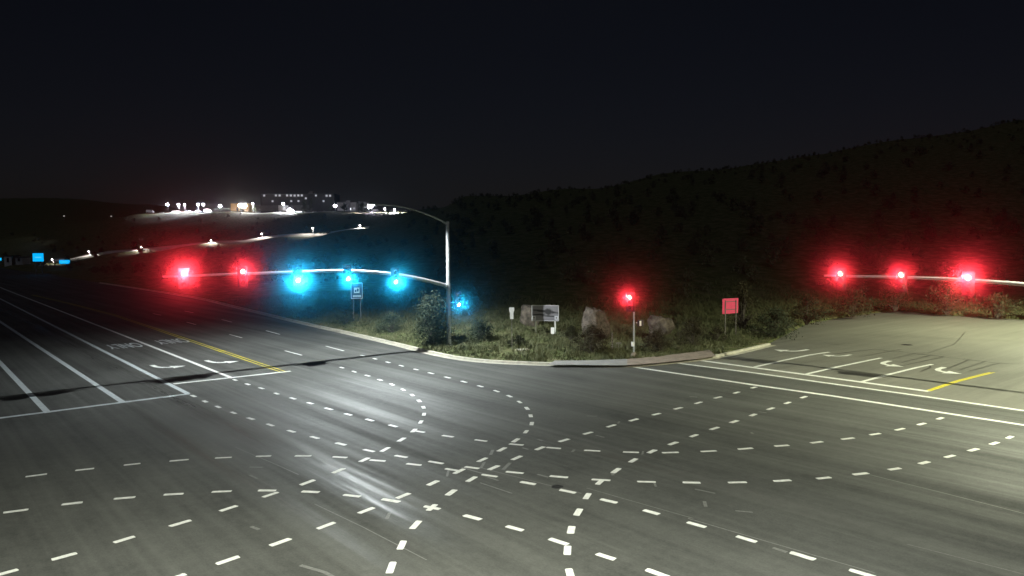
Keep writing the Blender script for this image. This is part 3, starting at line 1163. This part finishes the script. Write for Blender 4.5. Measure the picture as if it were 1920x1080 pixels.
p = verge_point(1148, 655)
st = MB().tube([p + Vector((0, 0, -.1)), p + Vector((0, 0, 1.25))], [.05, .04], 8).build('wooden_stake', M_POSTD)
tag(st, 'thin bare grey stake among shrubs left of the short signal pole', 'stake')
p = verge_point(1160, 657)
sg = thing('marker_sign', 'small dim T-shaped marker beside the bare stake', 'marker', p, FACE)
MB().box(-.2, -.02, .48, .2, 0, .62).build('panel', mat('dull grey plate', (.16, .15, .13), .6, var=.2), sg)
MB().tube([(0, .02, -.1), (0, .02, .5)], .025, 8).build('stake', M_POSTD, sg)
p = verge_point(980, 656)
cv = MB().box(p.x - .3, p.y - .45, p.z - .05, p.x + .3, p.y + .45, p.z + .09).build('utility_cover', M_KERB, bevel=.02)
tag(cv, 'pale concrete utility cover lying in the grass', 'utility cover')


# ------------------------------------------------------------------ boulders
def boulder(px, py, hgt, wid, label, lean=.15, seed=1):
    r = np.random.default_rng(seed)
    bm = bmesh.new()
    bmesh.ops.create_icosphere(bm, subdivisions=4, radius=1)
    planes = [(Vector(r.normal(size=3)).normalized(), r.uniform(.62, .86)) for _ in range(12)]
    for v in bm.verts:
        c = v.co.copy()
        for n_, d in planes:
            k = c.dot(n_) - d
            if k > 0:
                c -= n_ * k * .9
        k = c.dot(Vector((.14, 0, .99))) - .52
        if k > 0:
            c -= Vector((.14, 0, .99)) * k * .9
        n_ = math.sin(c.x * 6 + seed) * math.sin(c.y * 7) * math.sin(c.z * 5) * .07 + math.sin(c.x * 17 + c.z * 13) * .02 - .06 * max(0, math.sin(c.x * 5 + c.z * 3.5 + c.y * 4 + seed)) ** 8 - .05 * max(0, math.sin(c.x * 3 - c.z * 6 + seed * 2)) ** 10
        c *= 1 + n_
        t = (c.z + 1) / 2
        v.co = Vector((c.x * wid / 2 * (1.12 - .42 * t) + lean * t * wid, c.y * wid / 2 * (1.1 - .3 * t), (c.z * .62 + .38) * hgt))
    me = bpy.data.meshes.new('boulder')
    bm.to_mesh(me)
    bm.free()
    me.materials.append(M_ROCK)
    o = bpy.data.objects.new('boulder', me)
    C.objects.link(o)
    o.location = verge_point(px, py)
    o.rotation_euler = (0, 0, FACE)
    return tag(o, label, 'boulder', 'boulders on the verge')


boulder(1116, 634, 3.4, 2.6, 'tall flat-topped boulder between the sign board and the short signal pole', .0, 3)
boulder(994, 612, 2.7, 2.9, 'rounded boulder half hidden behind the left of the sign board', .0, 5)
boulder(1238, 632, 2.4, 2.7, 'low rounded boulder right of the short signal pole', .0, 8)


# ------------------------------------------------------------------ shrubs
def foliage(n, h, wd, leaf, r, ragged=.5, base=.08):
    """leaf-sized faces in clumps spread through an uneven crown; returns vertices and quads"""
    nc = max(10, int(n / 55))
    u = r.uniform(0, 2 * np.pi, nc)
    hh = r.uniform(base, 1, nc) ** .85
    prof = np.sin(np.clip(hh * 1.02, 0, 1) ** .75 * np.pi) ** .7 * (1 - .25 * hh)
    rad = np.sqrt(r.uniform(.05, 1, nc)) * prof * r.uniform(1 - ragged, 1 + ragged * .45, nc)
    cx, cy, cz = rad * np.cos(u) * wd / 2, rad * np.sin(u) * wd / 2, hh * h * r.uniform(.82, 1.08, nc)
    k = r.integers(0, nc, n)
    cs = .11 * min(h, wd) * r.uniform(.5, 1.5, nc)
    P = np.stack([cx[k], cy[k], cz[k]], 1) + r.normal(size=(n, 3)) * cs[k][:, None] * np.array([1, 1, .8])
    P[:, 2] = np.maximum(P[:, 2], .02)
    a = r.normal(size=(n, 3))
    a /= np.linalg.norm(a, axis=1)[:, None]
    b = np.cross(a, r.normal(size=(n, 3)))
    b /= np.linalg.norm(b, axis=1)[:, None] + 1e-9
    s = leaf * r.uniform(.5, 1.4, n)[:, None]
    V = np.stack([P - a * s, P + b * s * .45, P + a * s, P - b * s * .45], 1).reshape(-1, 3)
    Fc = np.arange(4 * n).reshape(-1, 4)
    return V, Fc, np.stack([cx, cy, cz], 1)


def shrub(px, py, h, wd, label, leafm, n=2600, seed=0, leaf=.07, name='shrub', cat='shrub', group='shrubs on the verge', pt=None):
    r = np.random.default_rng(seed)
    p = pt if pt is not None else verge_point(px, py)
    t = thing(name, label, cat, p, r.uniform(0, 6), group)
    V, Fc, cl = foliage(n, h, wd, leaf, r)
    raw_mesh('crown', V, Fc, leafm, t)
    st = MB()
    for c in cl[:: max(1, len(cl) // 14)]:
        q = Vector(c)
        mid = Vector((q.x * .35, q.y * .35, q.z * .5))
        st.tube([(q.x * .06, q.y * .06, -.1), mid, q], [.03 * h, .02 * h, .006 * h], 5)
    st.build('trunk', M_BARK, t)
    return t


SH = [
    (811, 646, 3.7, 3.5, 'tall bushy juniper just left of the tall signal pole', M_LEAF, 9000, .085),
    (735, 622, 1.7, 3.2, 'low grey-green shrub left of the juniper', M_LEAF, 2600, .07),
    (900, 637, 1.7, 2.2, 'rounded shrub right of the tall signal pole', M_LEAF, 2600, .07),
    (1110, 662, 1.9, 3.6, 'wide olive shrub in front of the tall boulder', M_LEAF3, 5200, .065),
    (972, 650, .8, 1.9, 'small low shrub just left of the sign board posts', M_LEAF2, 2000, .06),
    (1072, 640, 1.2, 1.6, 'small shrub right of the sign board', M_LEAF2, 1600, .06),
    (1230, 658, 1.5, 2.8, 'dark low shrub behind the short signal pole', M_LEAF3, 2800, .065),
    (1300, 648, 1.9, 3.2, 'brownish shrub between the short signal pole and the red sign', M_LEAF3, 3200, .07),
    (1392, 617, 4.2, 2.8, 'tall sparse bush behind the red sign', M_LEAF3, 3000, .08),
    (1452, 632, 2.3, 4.2, 'dark green bush right of the red sign', M_LEAF, 4200, .08),
    (648, 606, 1.3, 3.0, 'grey low shrub by the blue sign', M_LEAF, 1600, .07),
    (580, 596, 1.2, 3.2, 'low shrub on the highway verge beyond the blue sign', M_LEAF, 1500, .07),
    (1512, 606, 2.6, 4.4, 'dark shrub at the corner of the pale side road', M_LEAF2, 3000, .09),
    (1600, 591, 2.6, 5.5, 'spreading shrub at the back edge of the side road', M_LEAF2, 3600, .1),
    (1677, 581, 3.6, 4.0, 'upright pale green bush behind the middle right signal', M_LEAF2, 3600, .1),
    (1775, 588, 3.6, 5.6, 'large bush below the brightest right signal', M_LEAF3, 4600, .1),
    (1868, 594, 2.2, 5.2, 'low bush at the right edge of the side road', M_LEAF2, 2800, .1),
    (1950, 598, 2.6, 5.0, 'bush partly cut by the right picture edge', M_LEAF2, 2600, .1),
    (1345, 640, 1.1, 2.4, 'small brown shrub below the red sign', M_LEAF3, 1500, .06),
]
for k, (px, py, h, wd, lab, lm, n, lf) in enumerate(SH):
    shrub(px, py, h, wd, lab, lm, n, 40 + k, lf)

# grass and weeds of the verge
NG = 52000
gx = rng.uniform(-112, -22, NG * 4)
gy = rng.uniform(30, 100, NG * 4)
wd_ = gx * FH.x + gy * FH.y
gi = inside(gx, gy)
gd = edge_dist(gx, gy)
pp = 960 + F_PX * (gx * RH.x + gy * RH.y) / wd_
ok = gi & (gd > .42) & (pp > 250) & (pp < 1990) & (rng.uniform(0, 1, len(gx)) < np.clip(1.5 - gd / 22, .05, 1) * np.where(gy > 62, .45, 1))
pav = [(q.x, q.y) for q in pv] + [(q.x, q.y) for q in reversed(pb)]


def in_poly(X, Y, poly):
    r = np.zeros(len(X), bool)
    for (x0, y0), (x1, y1) in zip(poly, poly[1:] + poly[:1]):
        if y0 != y1:
            r ^= ((y0 > Y) != (y1 > Y)) & (X < (x1 - x0) * (Y - y0) / (y1 - y0) + x0)
    return r


ok &= ~in_poly(gx, gy, pav)
clump = np.sin(gx * .8 + 2 * np.sin(gy * .5)) * np.sin(gy * .9 + 1.7 * np.sin(gx * .33)) + .5 * np.sin(gx * 2.3 + gy * 1.9)
ok &= rng.uniform(-1.3, 1.1, len(gx)) < clump + .35
gx, gy, gd, clump = [a[ok][:NG] for a in (gx, gy, gd, clump)]
g0 = verge_z(gx, gy) * 1.0
g0 = np.where(gd < 4, hill_z(gx, gy) * np.clip(gd / 4, 0, 1) + .13, g0)
V, n = [], len(gx)
hh = (.1 + .22 * rng.uniform(0, 1, n) ** 2) * (1 + .5 * np.clip(clump, 0, 1)) * np.clip(.5 + gd / 5, .5, 1.5)
for b in range(3):
    an = rng.uniform(0, 2 * np.pi, n)
    ln = rng.uniform(.25, .8, n) * hh
    ox, oy = gx + rng.normal(0, .06, n), gy + rng.normal(0, .06, n)
    wv = .03 + .02 * rng.uniform(0, 1, n)
    V.append(np.stack([np.stack([ox - wv * np.sin(an), oy + wv * np.cos(an), g0 - .03], 1),
                       np.stack([ox + wv * np.sin(an), oy - wv * np.cos(an), g0 - .03], 1),
                       np.stack([ox + ln * np.cos(an), oy + ln * np.sin(an), g0 + hh * rng.uniform(.7, 1.2, n)], 1)], 1).reshape(-1, 3))
V = np.concatenate(V)
grass = raw_mesh('grass', V, np.arange(len(V)).reshape(-1, 3), M_GRASS)
tag(grass, kind='stuff')

# dark scrub over the hillsides, uncountable
NS = 900
qp = np.concatenate([rng.uniform(830, 2050, 650), rng.uniform(-100, 900, 250)])
qw = np.concatenate([rng.uniform(100, 345, 420), rng.uniform(315, 345, 230), rng.uniform(130, 600, 250)])
Vs, Fs, off = [], [], 0
protos = [foliage(260, 1, 1.15, .085, np.random.default_rng(s)) for s in range(6)]
for a, b_ in zip(qp, qw):
    tx = (a - 960) / F_PX
    x, y = (FH.x + RH.x * tx) * b_, (FH.y + RH.y * tx) * b_
    if not inside(np.array([x]), np.array([y]))[0] or edge_dist(np.array([x]), np.array([y]))[0] < 6:
        continue
    if 150 < a < 720 and 380 < b_ < 435:
        continue
    s = random.uniform(1.6, 3.4) * (.5 if b_ > 290 and a > 830 else 1)
    V, Fc, _ = protos[random.randrange(6)]
    Vs.append(V * s + np.array([x, y, gz(x, y) - .2]))
    Fs.append(Fc + off)
    off += len(V)
scrub = raw_mesh('scrub_vegetation', np.concatenate(Vs), np.concatenate(Fs), M_SCRUB)
tag(scrub, kind='stuff')

# ------------------------------------------------------------------ far road with its lamps
M_FARROAD = mat('pale far road', (.46, .45, .42), .9, var=.3, scale=.12)
FR = [(96, 493.5), (130, 491.5), (200, 483), (268, 474), (335, 467), (400, 461), (455, 454), (500, 448), (545, 443), (595, 437), (640, 431), (692, 424)]
FW = [392, 392, 394, 396, 398, 400, 402, 405, 408, 412, 417, 424]
mb = MB()
prev = None
for (px, py), wv in zip(FR, FW):
    c = far(px, py, wv)
    c.z = float(hill_z(np.array([c.x]), np.array([c.y]))[0]) + .9
    q = FH * 1.7
    a, b_ = c - q + Vector((0, 0, -.35)), c + q + Vector((0, 0, .75))
    if prev:
        mb.quad(prev[0], a, b_, prev[1])
        mb.quad(prev[0] + Vector((0, 0, -2)), a + Vector((0, 0, -2)), a, prev[0])
    prev = (a, b_)
fr = mb.build('hillside_road', M_FARROAD)
tag(fr, kind='structure')
M_GLOBE = emit('lit street lamp globe', (1, .93, .9), 18)


PL = 'lamps of the hilltop car park'


def far_lamp(px, py, wv, hgt, power, label, cat='street lamp', group='lamps along the far hillside road', col=(1, .92, .85), dot=.4, m=None):
    if group == PL:
        wv -= 20          # the lamps stand along the front of the car park
    tip = far(px, py, wv)
    t = thing('street_lamp', label, cat, tip - Vector((0, 0, hgt)), FACE, group)
    MB().tube([(0, 0, -1), (0, 0, hgt - .1)], [.16, .1], 8).build('pole', M_STEEL, t)
    MB().tube([(0, 0, hgt - .15), (0, -.5, hgt + .05), (0, -1.0, hgt + .05)], .07, 6).build('lamp_arm', M_STEEL, t)
    g = bmesh.new()
    bmesh.ops.create_icosphere(g, subdivisions=2, radius=dot)
    me = bpy.data.meshes.new('lamp_head')
    for v in g.verts:
        v.co = Vector((v.co.x, v.co.y * .8 - 1.0, v.co.z * .85 + hgt))
    g.to_mesh(me)
    g.free()
    me.materials.append(m or M_GLOBE)
    o = bpy.data.objects.new('lamp_head', me)
    C.objects.link(o)
    o.parent = t
    lamp('far_light', 'SPOT', (0, -1.2, hgt - .6), power * FAR_GAIN * (2.6 if group == PL else .022), col, t, (0, 0, -1), .3, 160, .3,
         (.27, -1.7) if group == PL else (.17, -2.3))
    return t


for k, (px, py, wv, pw, lab) in enumerate(((168, 471.5, 392, 26000, 'leftmost lamp on the far hillside road'),
                                           (266.5, 463.5, 395, 30000, 'far road lamp above the wide lit bushes'),
                                           (397, 451, 399, 30000, 'far road lamp left of the hilltop car park glow'),
                                           (491.5, 438.5, 403, 34000, 'far road lamp between two lit bushes'),
                                           (587, 428, 408, 40000, 'bright bluish far road lamp next to a dark post'),
                                           (675.5, 423, 422, 16000, 'small lamp at the right end of the far road'))):
    far_lamp(px, py, wv, 7.5 if k < 5 else 4.5, pw, lab, dot=.3 + .04 * k)


def far_shrub(px, py, wv, h, wd, label, seed):
    p = far(px, py, wv)
    p.z = float(hill_z(np.array([p.x]), np.array([p.y]))[0]) + .2
    shrub(0, 0, h, wd, label, M_LEAF2, 900, seed, .3, 'shrub', 'shrub', 'bushes along the far hillside road', p)


far_shrub(252, 472, 401, 4.2, 8, 'lit bush left of the second far road lamp', 90)
far_shrub(283, 470, 401, 4.6, 8, 'lit bush right of the second far road lamp', 91)
far_shrub(190, 482, 398, 3.2, 4, 'small lit bush right of the leftmost far road lamp', 92)
far_shrub(404, 456, 405, 4.4, 9, 'lit bush below the third far road lamp', 93)
far_shrub(485, 444, 409, 4.6, 5, 'lit bush left of the fourth far road lamp', 94)
far_shrub(501, 443, 409, 4.6, 5, 'lit bush right of the fourth far road lamp', 95)
far_shrub(575, 436, 414, 5, 6, 'lit bush left of the bluish far road lamp', 96)
far_shrub(610, 433, 414, 5, 6, 'lit bush right of the bluish far road lamp', 97)
far_shrub(650, 428, 421, 3.5, 7, 'lit bush near the right end of the far road', 98)
far_shrub(265, 478, 388, 2.6, 5, 'dark bush in front of the far road below its second lamp', 99)
far_shrub(178, 488, 386, 2.0, 4, 'dark bush in front of the far road below its leftmost lamp', 100)

# far-left blue signs, emission replacing reflected light, and small lit things
M_BLUE = emit('cyan blue sign with painted glow', (0.0, .42, .95), 1.15)
M_BLUE2 = emit('pale sign strip with painted glow', (.1, .62, 1.0), 1.0)


def glow_sign(px, py, wv, wid, hgt, label):
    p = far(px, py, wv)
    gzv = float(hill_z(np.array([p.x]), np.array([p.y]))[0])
    t = thing('glow_sign', label, 'sign', (p.x, p.y, gzv), FACE, 'blue signs far off')
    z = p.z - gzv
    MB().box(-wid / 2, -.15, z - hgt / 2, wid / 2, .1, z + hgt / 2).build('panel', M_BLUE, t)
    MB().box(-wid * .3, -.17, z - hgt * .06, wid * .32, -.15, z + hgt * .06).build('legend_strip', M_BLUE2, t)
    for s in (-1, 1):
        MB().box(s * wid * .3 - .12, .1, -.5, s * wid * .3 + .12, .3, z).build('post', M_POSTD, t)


glow_sign(71.5, 482.5, 240, 3.3, 2.6, 'squarish bright cyan-blue sign at the far left')
glow_sign(121, 491, 300, 4.1, 1.5, 'low wide cyan-blue sign at the left end of the far road')
glow_sign(-1, 486, 330, 1.6, 1.2, 'cyan-blue sign cut by the left picture edge')
far_lamp(25, 480.5, 350, 4, 9000, 'white lamp left of the squarish cyan-blue sign', group='lamps along the far hillside road', dot=.35)
far_lamp(100, 486.5, 350, 3, 9000, 'white lamp between the two cyan-blue signs', group='lamps along the far hillside road', dot=.35)

M_WALL = mat('pale rendered wall', (.5, .49, .47), .85, var=.1, scale=.4)
M_WALL2 = mat('grey rendered wall', (.3, .3, .3), .85, var=.1, scale=.4)
M_WALLD = mat('brown block wall', (.13, .12, .12), .85, var=.15, scale=.4)
M_OCHRE = mat('ochre rendered wall', (.55, .33, .12), .85, var=.1, scale=.4)
M_ROOFD = mat('dark roof', (.05, .05, .055), .8, var=.2, scale=.5)
M_WIN = emit('dimly lit window', (.72, .74, .8), .7)
M_WINB = emit('bright window', (.9, .9, 1.0), 3.0)
M_DOOR = mat('dark glass', (.02, .02, .025), .2)


def building(name, px0, px1, pytop, pybase, wv, depth, label, m, roof=True, cat='building'):
    a, b_ = far(px0, pybase, wv), far(px1, pybase, wv)
    base_ = (a + b_) / 2
    k = wv / F_PX
    W, Hh = (px1 - px0) * k, (pybase - pytop) * k
    t = thing(name, label, cat, base_, FACE)
    MB().box(-W / 2, 0, -3, W / 2, depth, Hh).build('wall', m, t)
    if roof:
        MB().box(-W / 2 - .3, -.3, Hh, W / 2 + .3, depth + .3, Hh + .5).build('roof', M_ROOFD, t)

    def to_local(px, py):
        return ((px - (px0 + px1) / 2) * k, (pybase - py) * k)
    return t, to_local, k


def window(t, loc, px, py, wpx, hpx, k, m, name='window', y=-.05):
    x, z = loc(px, py)
    return MB().box(x - wpx * k / 2, y, z - hpx * k / 2, x + wpx * k / 2, y + .08, z + hpx * k / 2).build(name, m, t)


w1 = 345
t, loc, k = building('low_building', 8, 22, 481, 492, w1, 6, 'small pale lit shed at the far left edge', M_WALL)
MB().box(-.5, -.1, 0, .5, 0.02, 2.1).build('door', M_DOOR, t)
t, loc, k = building('low_building', 29, 42, 483.5, 490, w1, 6, 'small grey lit shed left of the squarish cyan-blue sign', M_WALL2)
MB().box(-.5, -.1, 0, .5, 0.02, 1.4).build('door', M_DOOR, t)

# ------------------------------------------------------------------ hilltop: car park, hospital, lamps
WH = 650
lot = MB()
prev = None
for px in range(225, 781, 15):
    cols = []
    for py_, wv in ((0, 618), (0, 640), (0, 700)):
        tx = (px - 960) / F_PX
        x, y = (FH.x + RH.x * tx) * wv, (FH.y + RH.y * tx) * wv
        cols.append(Vector((x, y, gz(x, y) + .35)))
    if prev:
        for j in range(2):
            lot.quad(prev[j], cols[j], cols[j + 1], prev[j + 1])
    prev = cols
lot = lot.build('car_park', mat('car park asphalt', (.16, .16, .16), .85, var=.3, scale=.2))
tag(lot, kind='structure')

M_HOSP = mat('dark brick wall', (.028, .026, .026), .85, var=.2, scale=.3)
t, loc, k = building('hospital', 489, 627, 364.5, 396, 672, 22, 'long dark three-storey hospital on the hill with rows of lit windows', M_HOSP)
for px, py in ((496, 366.2), (518, 366.2), (525, 366.4), (539, 366.4), (546, 366.6), (553, 366.8), (560, 366.6), (566.6, 366.6),
               (613, 367.6), (619.5, 367.6)):
    window(t, loc, px, py, 3.6, 3.6, k, M_WIN)
for px, py in ((511.5, 377), (546.5, 377), (560, 377), (574, 372), (607, 377.5), (593, 367)):
    window(t, loc, px, py, 3.4, 3.2, k, M_WIN)
for px, py in ((497, 386.5), (504, 387), (512.5, 386.5), (544, 387)):
    f_ = window(t, loc, px, py, 4.2, 3.4, k, M_WINB)
x, z = loc(582, 362)
MB().box(x - 2, 2, z - 2, x + 2, 8, z + 1.4).build('stair_tower', M_WALLD, t)
x0, z = loc(535, 384)
MB().box(x0 - 4, -7, 0, x0 + 4, 0, 5).build('entrance_canopy', M_WALL, t)
cp = far(530, 383, 655)
for q, (px, wd_) in enumerate(((505, 60), (555, 42))):
    x, z = loc(px, 396)
    MB().box(x - 12, -3, 0, x + 12, 0, 5.2).build('ground_floor_wing', mat('brown wing wall', (.09, .085, .085), .85, var=.2, scale=.4), t)
t, loc, k = building('low_building', 433, 467, 381.5, 396.5, 655, 14, 'ochre lit building with a glaring white lamp on its front', M_OCHRE)
window(t, loc, 445, 392, 3, 7, k, M_DOOR, 'door')
window(t, loc, 459, 390, 4, 3, k, M_WINB)
t, loc, k = building('low_building', 632, 668, 379.5, 396, 655, 14, 'white flat-roofed building right of the hospital', M_WALL)
window(t, loc, 655, 392, 6, 4, k, M_WINB)
window(t, loc, 664, 391, 3, 3, k, M_WIN)
x, z = loc(653, 379.5)
MB().box(x - 1.9, -.8, 0, x + 1.9, 3, z + 1.6).build('tower', M_WALL2, t)
t, loc, k = building('low_building', 668.5, 692, 379.5, 395, 662, 12, 'dim grey building behind the hilltop lamps', M_WALL2)
window(t, loc, 683, 388.5, 7, 2, k, M_WIN)

CL = (.9, .9, 1.0)
PL = 'lamps of the hilltop car park'
M_PUR = emit('violet white lamp', (.92, .86, 1), 45)
M_GLARE = emit('glaring warm lamp', (1, .9, .8), 120)
far_lamp(315, 383.5, 640, 8, 60000, 'leftmost bluish lamp of the hilltop car park', group=PL, col=CL, dot=1.15, m=M_PUR)
far_lamp(335.5, 384, 645, 7, 40000, 'second lamp from the left in the hilltop car park', group=PL, col=CL, dot=.9, m=M_PUR)
far_lamp(346.5, 383.7, 665, 7, 9000, 'small lamp third from the left in the hilltop car park', group=PL, col=CL, dot=.55, m=M_PUR)
far_lamp(372, 383, 660, 7, 20000, 'left one of a close pair of hilltop lamps', group=PL, col=CL, dot=.7, m=M_PUR)
far_lamp(382, 383.5, 645, 7, 40000, 'right one of a close pair of hilltop lamps', group=PL, col=CL, dot=.95, m=M_PUR)
far_lamp(413.5, 386.5, 632, 6, 65000, 'big bluish lamp left of the ochre building', group=PL, col=CL, dot=1.25, m=M_PUR)
far_lamp(452, 385.5, 640, 5.5, 130000, 'glaring warm white lamp in front of the ochre building', group=PL, col=(1, .86, .74), dot=1.9, m=M_GLARE)
far_lamp(459.5, 386, 641, 5.5, 60000, 'second warm glaring lamp in front of the ochre building', group=PL, col=(1, .86, .74), dot=1.7, m=M_GLARE)
far_lamp(474.5, 382.3, 650, 7, 20000, 'lamp between the ochre building and the hospital', group=PL, col=CL, dot=.8, m=M_PUR)
far_lamp(531.5, 382, 646, 6.5, 90000, 'lamp in front of the hospital entrance', group=PL, col=CL, dot=.95, m=M_PUR)
far_lamp(544, 392, 634, 3.5, 30000, 'low bright lamp in front of the hospital', group=PL, col=CL, dot=1.0, m=M_PUR)
far_lamp(629, 386, 640, 6, 170000, 'lamp between the hospital and the white building', group=PL, col=CL, dot=1.3, m=M_PUR)
far_lamp(692, 388.5, 628, 6, 40000, 'violet lamp left of the lamp arm tip', group=PL, col=(.9, .8, 1), dot=1.0, m=M_PUR)
far_lamp(697, 387.5, 634, 6, 40000, 'violet lamp behind the lamp arm tip', group=PL, col=(.9, .8, 1), dot=1.0, m=M_PUR)
far_lamp(721.5, 391, 660, 4, 5000, 'small dim lamp at the right end of the hilltop', group=PL, col=CL, dot=.55, m=M_PUR)

# parked vehicles
M_CARW = mat('white car paint', (.75, .75, .75), .35)
M_TYRE = mat('tyre rubber', (.02, .02, .02), .8)


def make_car():
    t = thing('parked_car', 'white parked car', 'car', (0, 0, 0), FACE, 'cars parked on the hilltop')
    MB().prism([(-2.25, .35), (2.25, .35), (2.3, .75), (1.5, .95), (.9, 1.5), (-1.1, 1.52), (-1.9, .98), (-2.3, .85)], -.88, .88).build('body', M_CARW, t, bevel=.06)
    MB().prism([(1.25, 1.0), (.82, 1.42), (-1.0, 1.44), (-1.65, 1.0)], -.9, -.885).build('window', M_DOOR, t)
    for x in (-1.4, 1.4):
        for y in (-.8, .8):
            MB().tube([(x, y - .1, .33), (x, y + .1, .33)], .33, 14).build('wheel', M_TYRE, t)
    return t


def make_van():
    t = thing('parked_van', 'white parked van', 'van', (0, 0, 0), FACE, 'vans parked on the hilltop')
    MB().prism([(-3, .4), (3, .4), (3.05, 1.2), (2.4, 1.45), (1.9, 2.5), (-2.95, 2.6)], -1.0, 1.0).build('body', M_CARW, t, bevel=.08)
    MB().prism([(2.25, 1.5), (1.82, 2.3), (.9, 2.3), (.9, 1.5)], -1.02, -1.003).build('window', M_DOOR, t)
    for x in (-1.9, 1.9):
        for y in (-.9, .9):
            MB().tube([(x, y - .12, .38), (x, y + .12, .38)], .38, 14).build('wheel', M_TYRE, t)
    return t


def lot_point(px, wv):
    tx = (px - 960) / F_PX
    x, y = (FH.x + RH.x * tx) * wv, (FH.y + RH.y * tx) * wv
    return Vector((x, y, gz(x, y) + .36))


car = van = None
for kind, px, wv, lab in (('van', 285.5, 624, 'white van at the left end of the hilltop car park'), ('car', 308, 632, 'pale car below the leftmost hilltop lamp'),
                          ('van', 334, 628, 'white van below the second hilltop lamp'), ('car', 357, 624, 'pale car left of the close pair of hilltop lamps'),
                          ('car', 375, 624, 'pale car below the close pair of hilltop lamps'), ('van', 393.5, 624, 'bright white van left of the big bluish lamp'),
                          ('van', 548, 626, 'white van before the hospital front'), ('car', 520, 624, 'white car before the hospital entrance'),
                          ('car', 563, 626, 'pale car right of the white van before the hospital'), ('car', 593, 626, 'white car below the right part of the hospital'),
                          ('car', 612, 626, 'white car left of the white building'), ('van', 706, 622, 'white van below the violet lamps'),
                          ('car', 738, 622, 'bright car on the right end of the hilltop'), ('car', 748, 622, 'middle car of three at the hilltop right end'),
                          ('car', 760, 622, 'rightmost small car on the hilltop')):
    p = lot_point(px, wv + 9)
    if kind == 'car':
        if car is None:
            car = make_car()
            car.location, car['label'] = p, lab
        else:
            dup(car, p, FACE + random.uniform(-.3, .3), lab)
    else:
        if van is None:
            van = make_van()
            van.location, van['label'] = p, lab
        else:
            dup(van, p, FACE + random.uniform(-.2, .2), lab)
for px, wv, s in ((740, 626, 'lamp over the cars at the hilltop right end'),):
    far_lamp(px, 392, 630, 4, 22000, s, group=PL, col=CL, dot=.4, m=M_PUR)
# carport and trees on the hill top
t = thing('carport', 'long pale green carport roof left of the ochre building', 'carport', lot_point(419, 628), FACE)
MB().box(-6, -2, 2.5, 6, 2, 3.0).build('roof', mat('pale green sheet roof', (.4, .5, .43), .6, var=.1), t)
for x in (-5.5, 0, 5.5):
    MB().tube([(x, 0, 0), (x, 0, 2.5)], .1, 8).build('post', M_STEEL, t)
M_TREED = leaf_mat('dark tree leaves', (.015, .02, .012), (.04, .045, .025))
for k, (px, wv, h, wd, lab) in enumerate(((681, 625, 7.5, 7, 'dark round tree before the white building'), (622, 622, 4.5, 5, 'small dark tree left of the white building'),
                                          (574, 640, 11, 6, 'tall dark tree before the middle of the hospital'), (586, 640, 12, 5, 'slim dark tree before the right of the hospital'),
                                          (648, 624, 6, 6, 'dark tree below the white building tower'), (456, 624, 3.4, 5, 'dark brown bush below the glaring warm lamp'),
                                          (480, 640, 6, 4, 'dark tree between the ochre building and the hospital'))):
    shrub(0, 0, h, wd, lab, M_TREED, 1200, 200 + k, .35, 'tree', 'tree', 'dark trees on the hilltop', lot_point(px, wv))
# a few isolated house lights on the dark slope at the far left
for px, py, wv, lab in ((208.5, 405.5, 900, 'lone faint white light on the dark far slope'), (120, 405, 900, 'faint light high on the far left slope'),
                        (105.5, 421, 800, 'left one of two faint lights low on the far left slope'), (114, 421, 800, 'right one of two faint lights low on the far left slope')):
    p = far(px, py, wv)
    zz = float(hill_z(np.array([p.x]), np.array([p.y]))[0])
    t = thing('yard_lamp', lab, 'lamp', (p.x, p.y, min(zz, p.z - 3)), FACE, 'faint lights on the far slope')
    MB().tube([(0, 0, -1), (0, 0, p.z - t.location.z)], .12, 6).build('pole', M_STEEL, t)
    MB().tube([(-.7, 0, p.z - t.location.z), (.7, 0, p.z - t.location.z)], .45, 8).build('lamp_head', emit('faint lamp', (1, .95, .85), .5), t)

# ------------------------------------------------------------------ thin haze, added to give the signals glowing halos
hz = MB().box(-5200, -5200, -2.3, 5200, 5200, 205)
hazem = bpy.data.materials.new('halo haze')
hazem.use_nodes = True
hazem.cycles.volume_sampling = 'EQUIANGULAR'
n, l = hazem.node_tree.nodes, hazem.node_tree.links
n.remove(n['Principled BSDF'])
pvn = n.new('ShaderNodeVolumePrincipled')
pvn.inputs['Color'].default_value = (.9, .93, 1, 1)
pvn.inputs['Density'].default_value = HAZE
pvn.inputs['Anisotropy'].default_value = 0.991
l.new(pvn.outputs[0], n['Material Output'].inputs['Volume'])
hazeo = hz.build('haze', hazem)
tag(hazeo, kind='stuff')
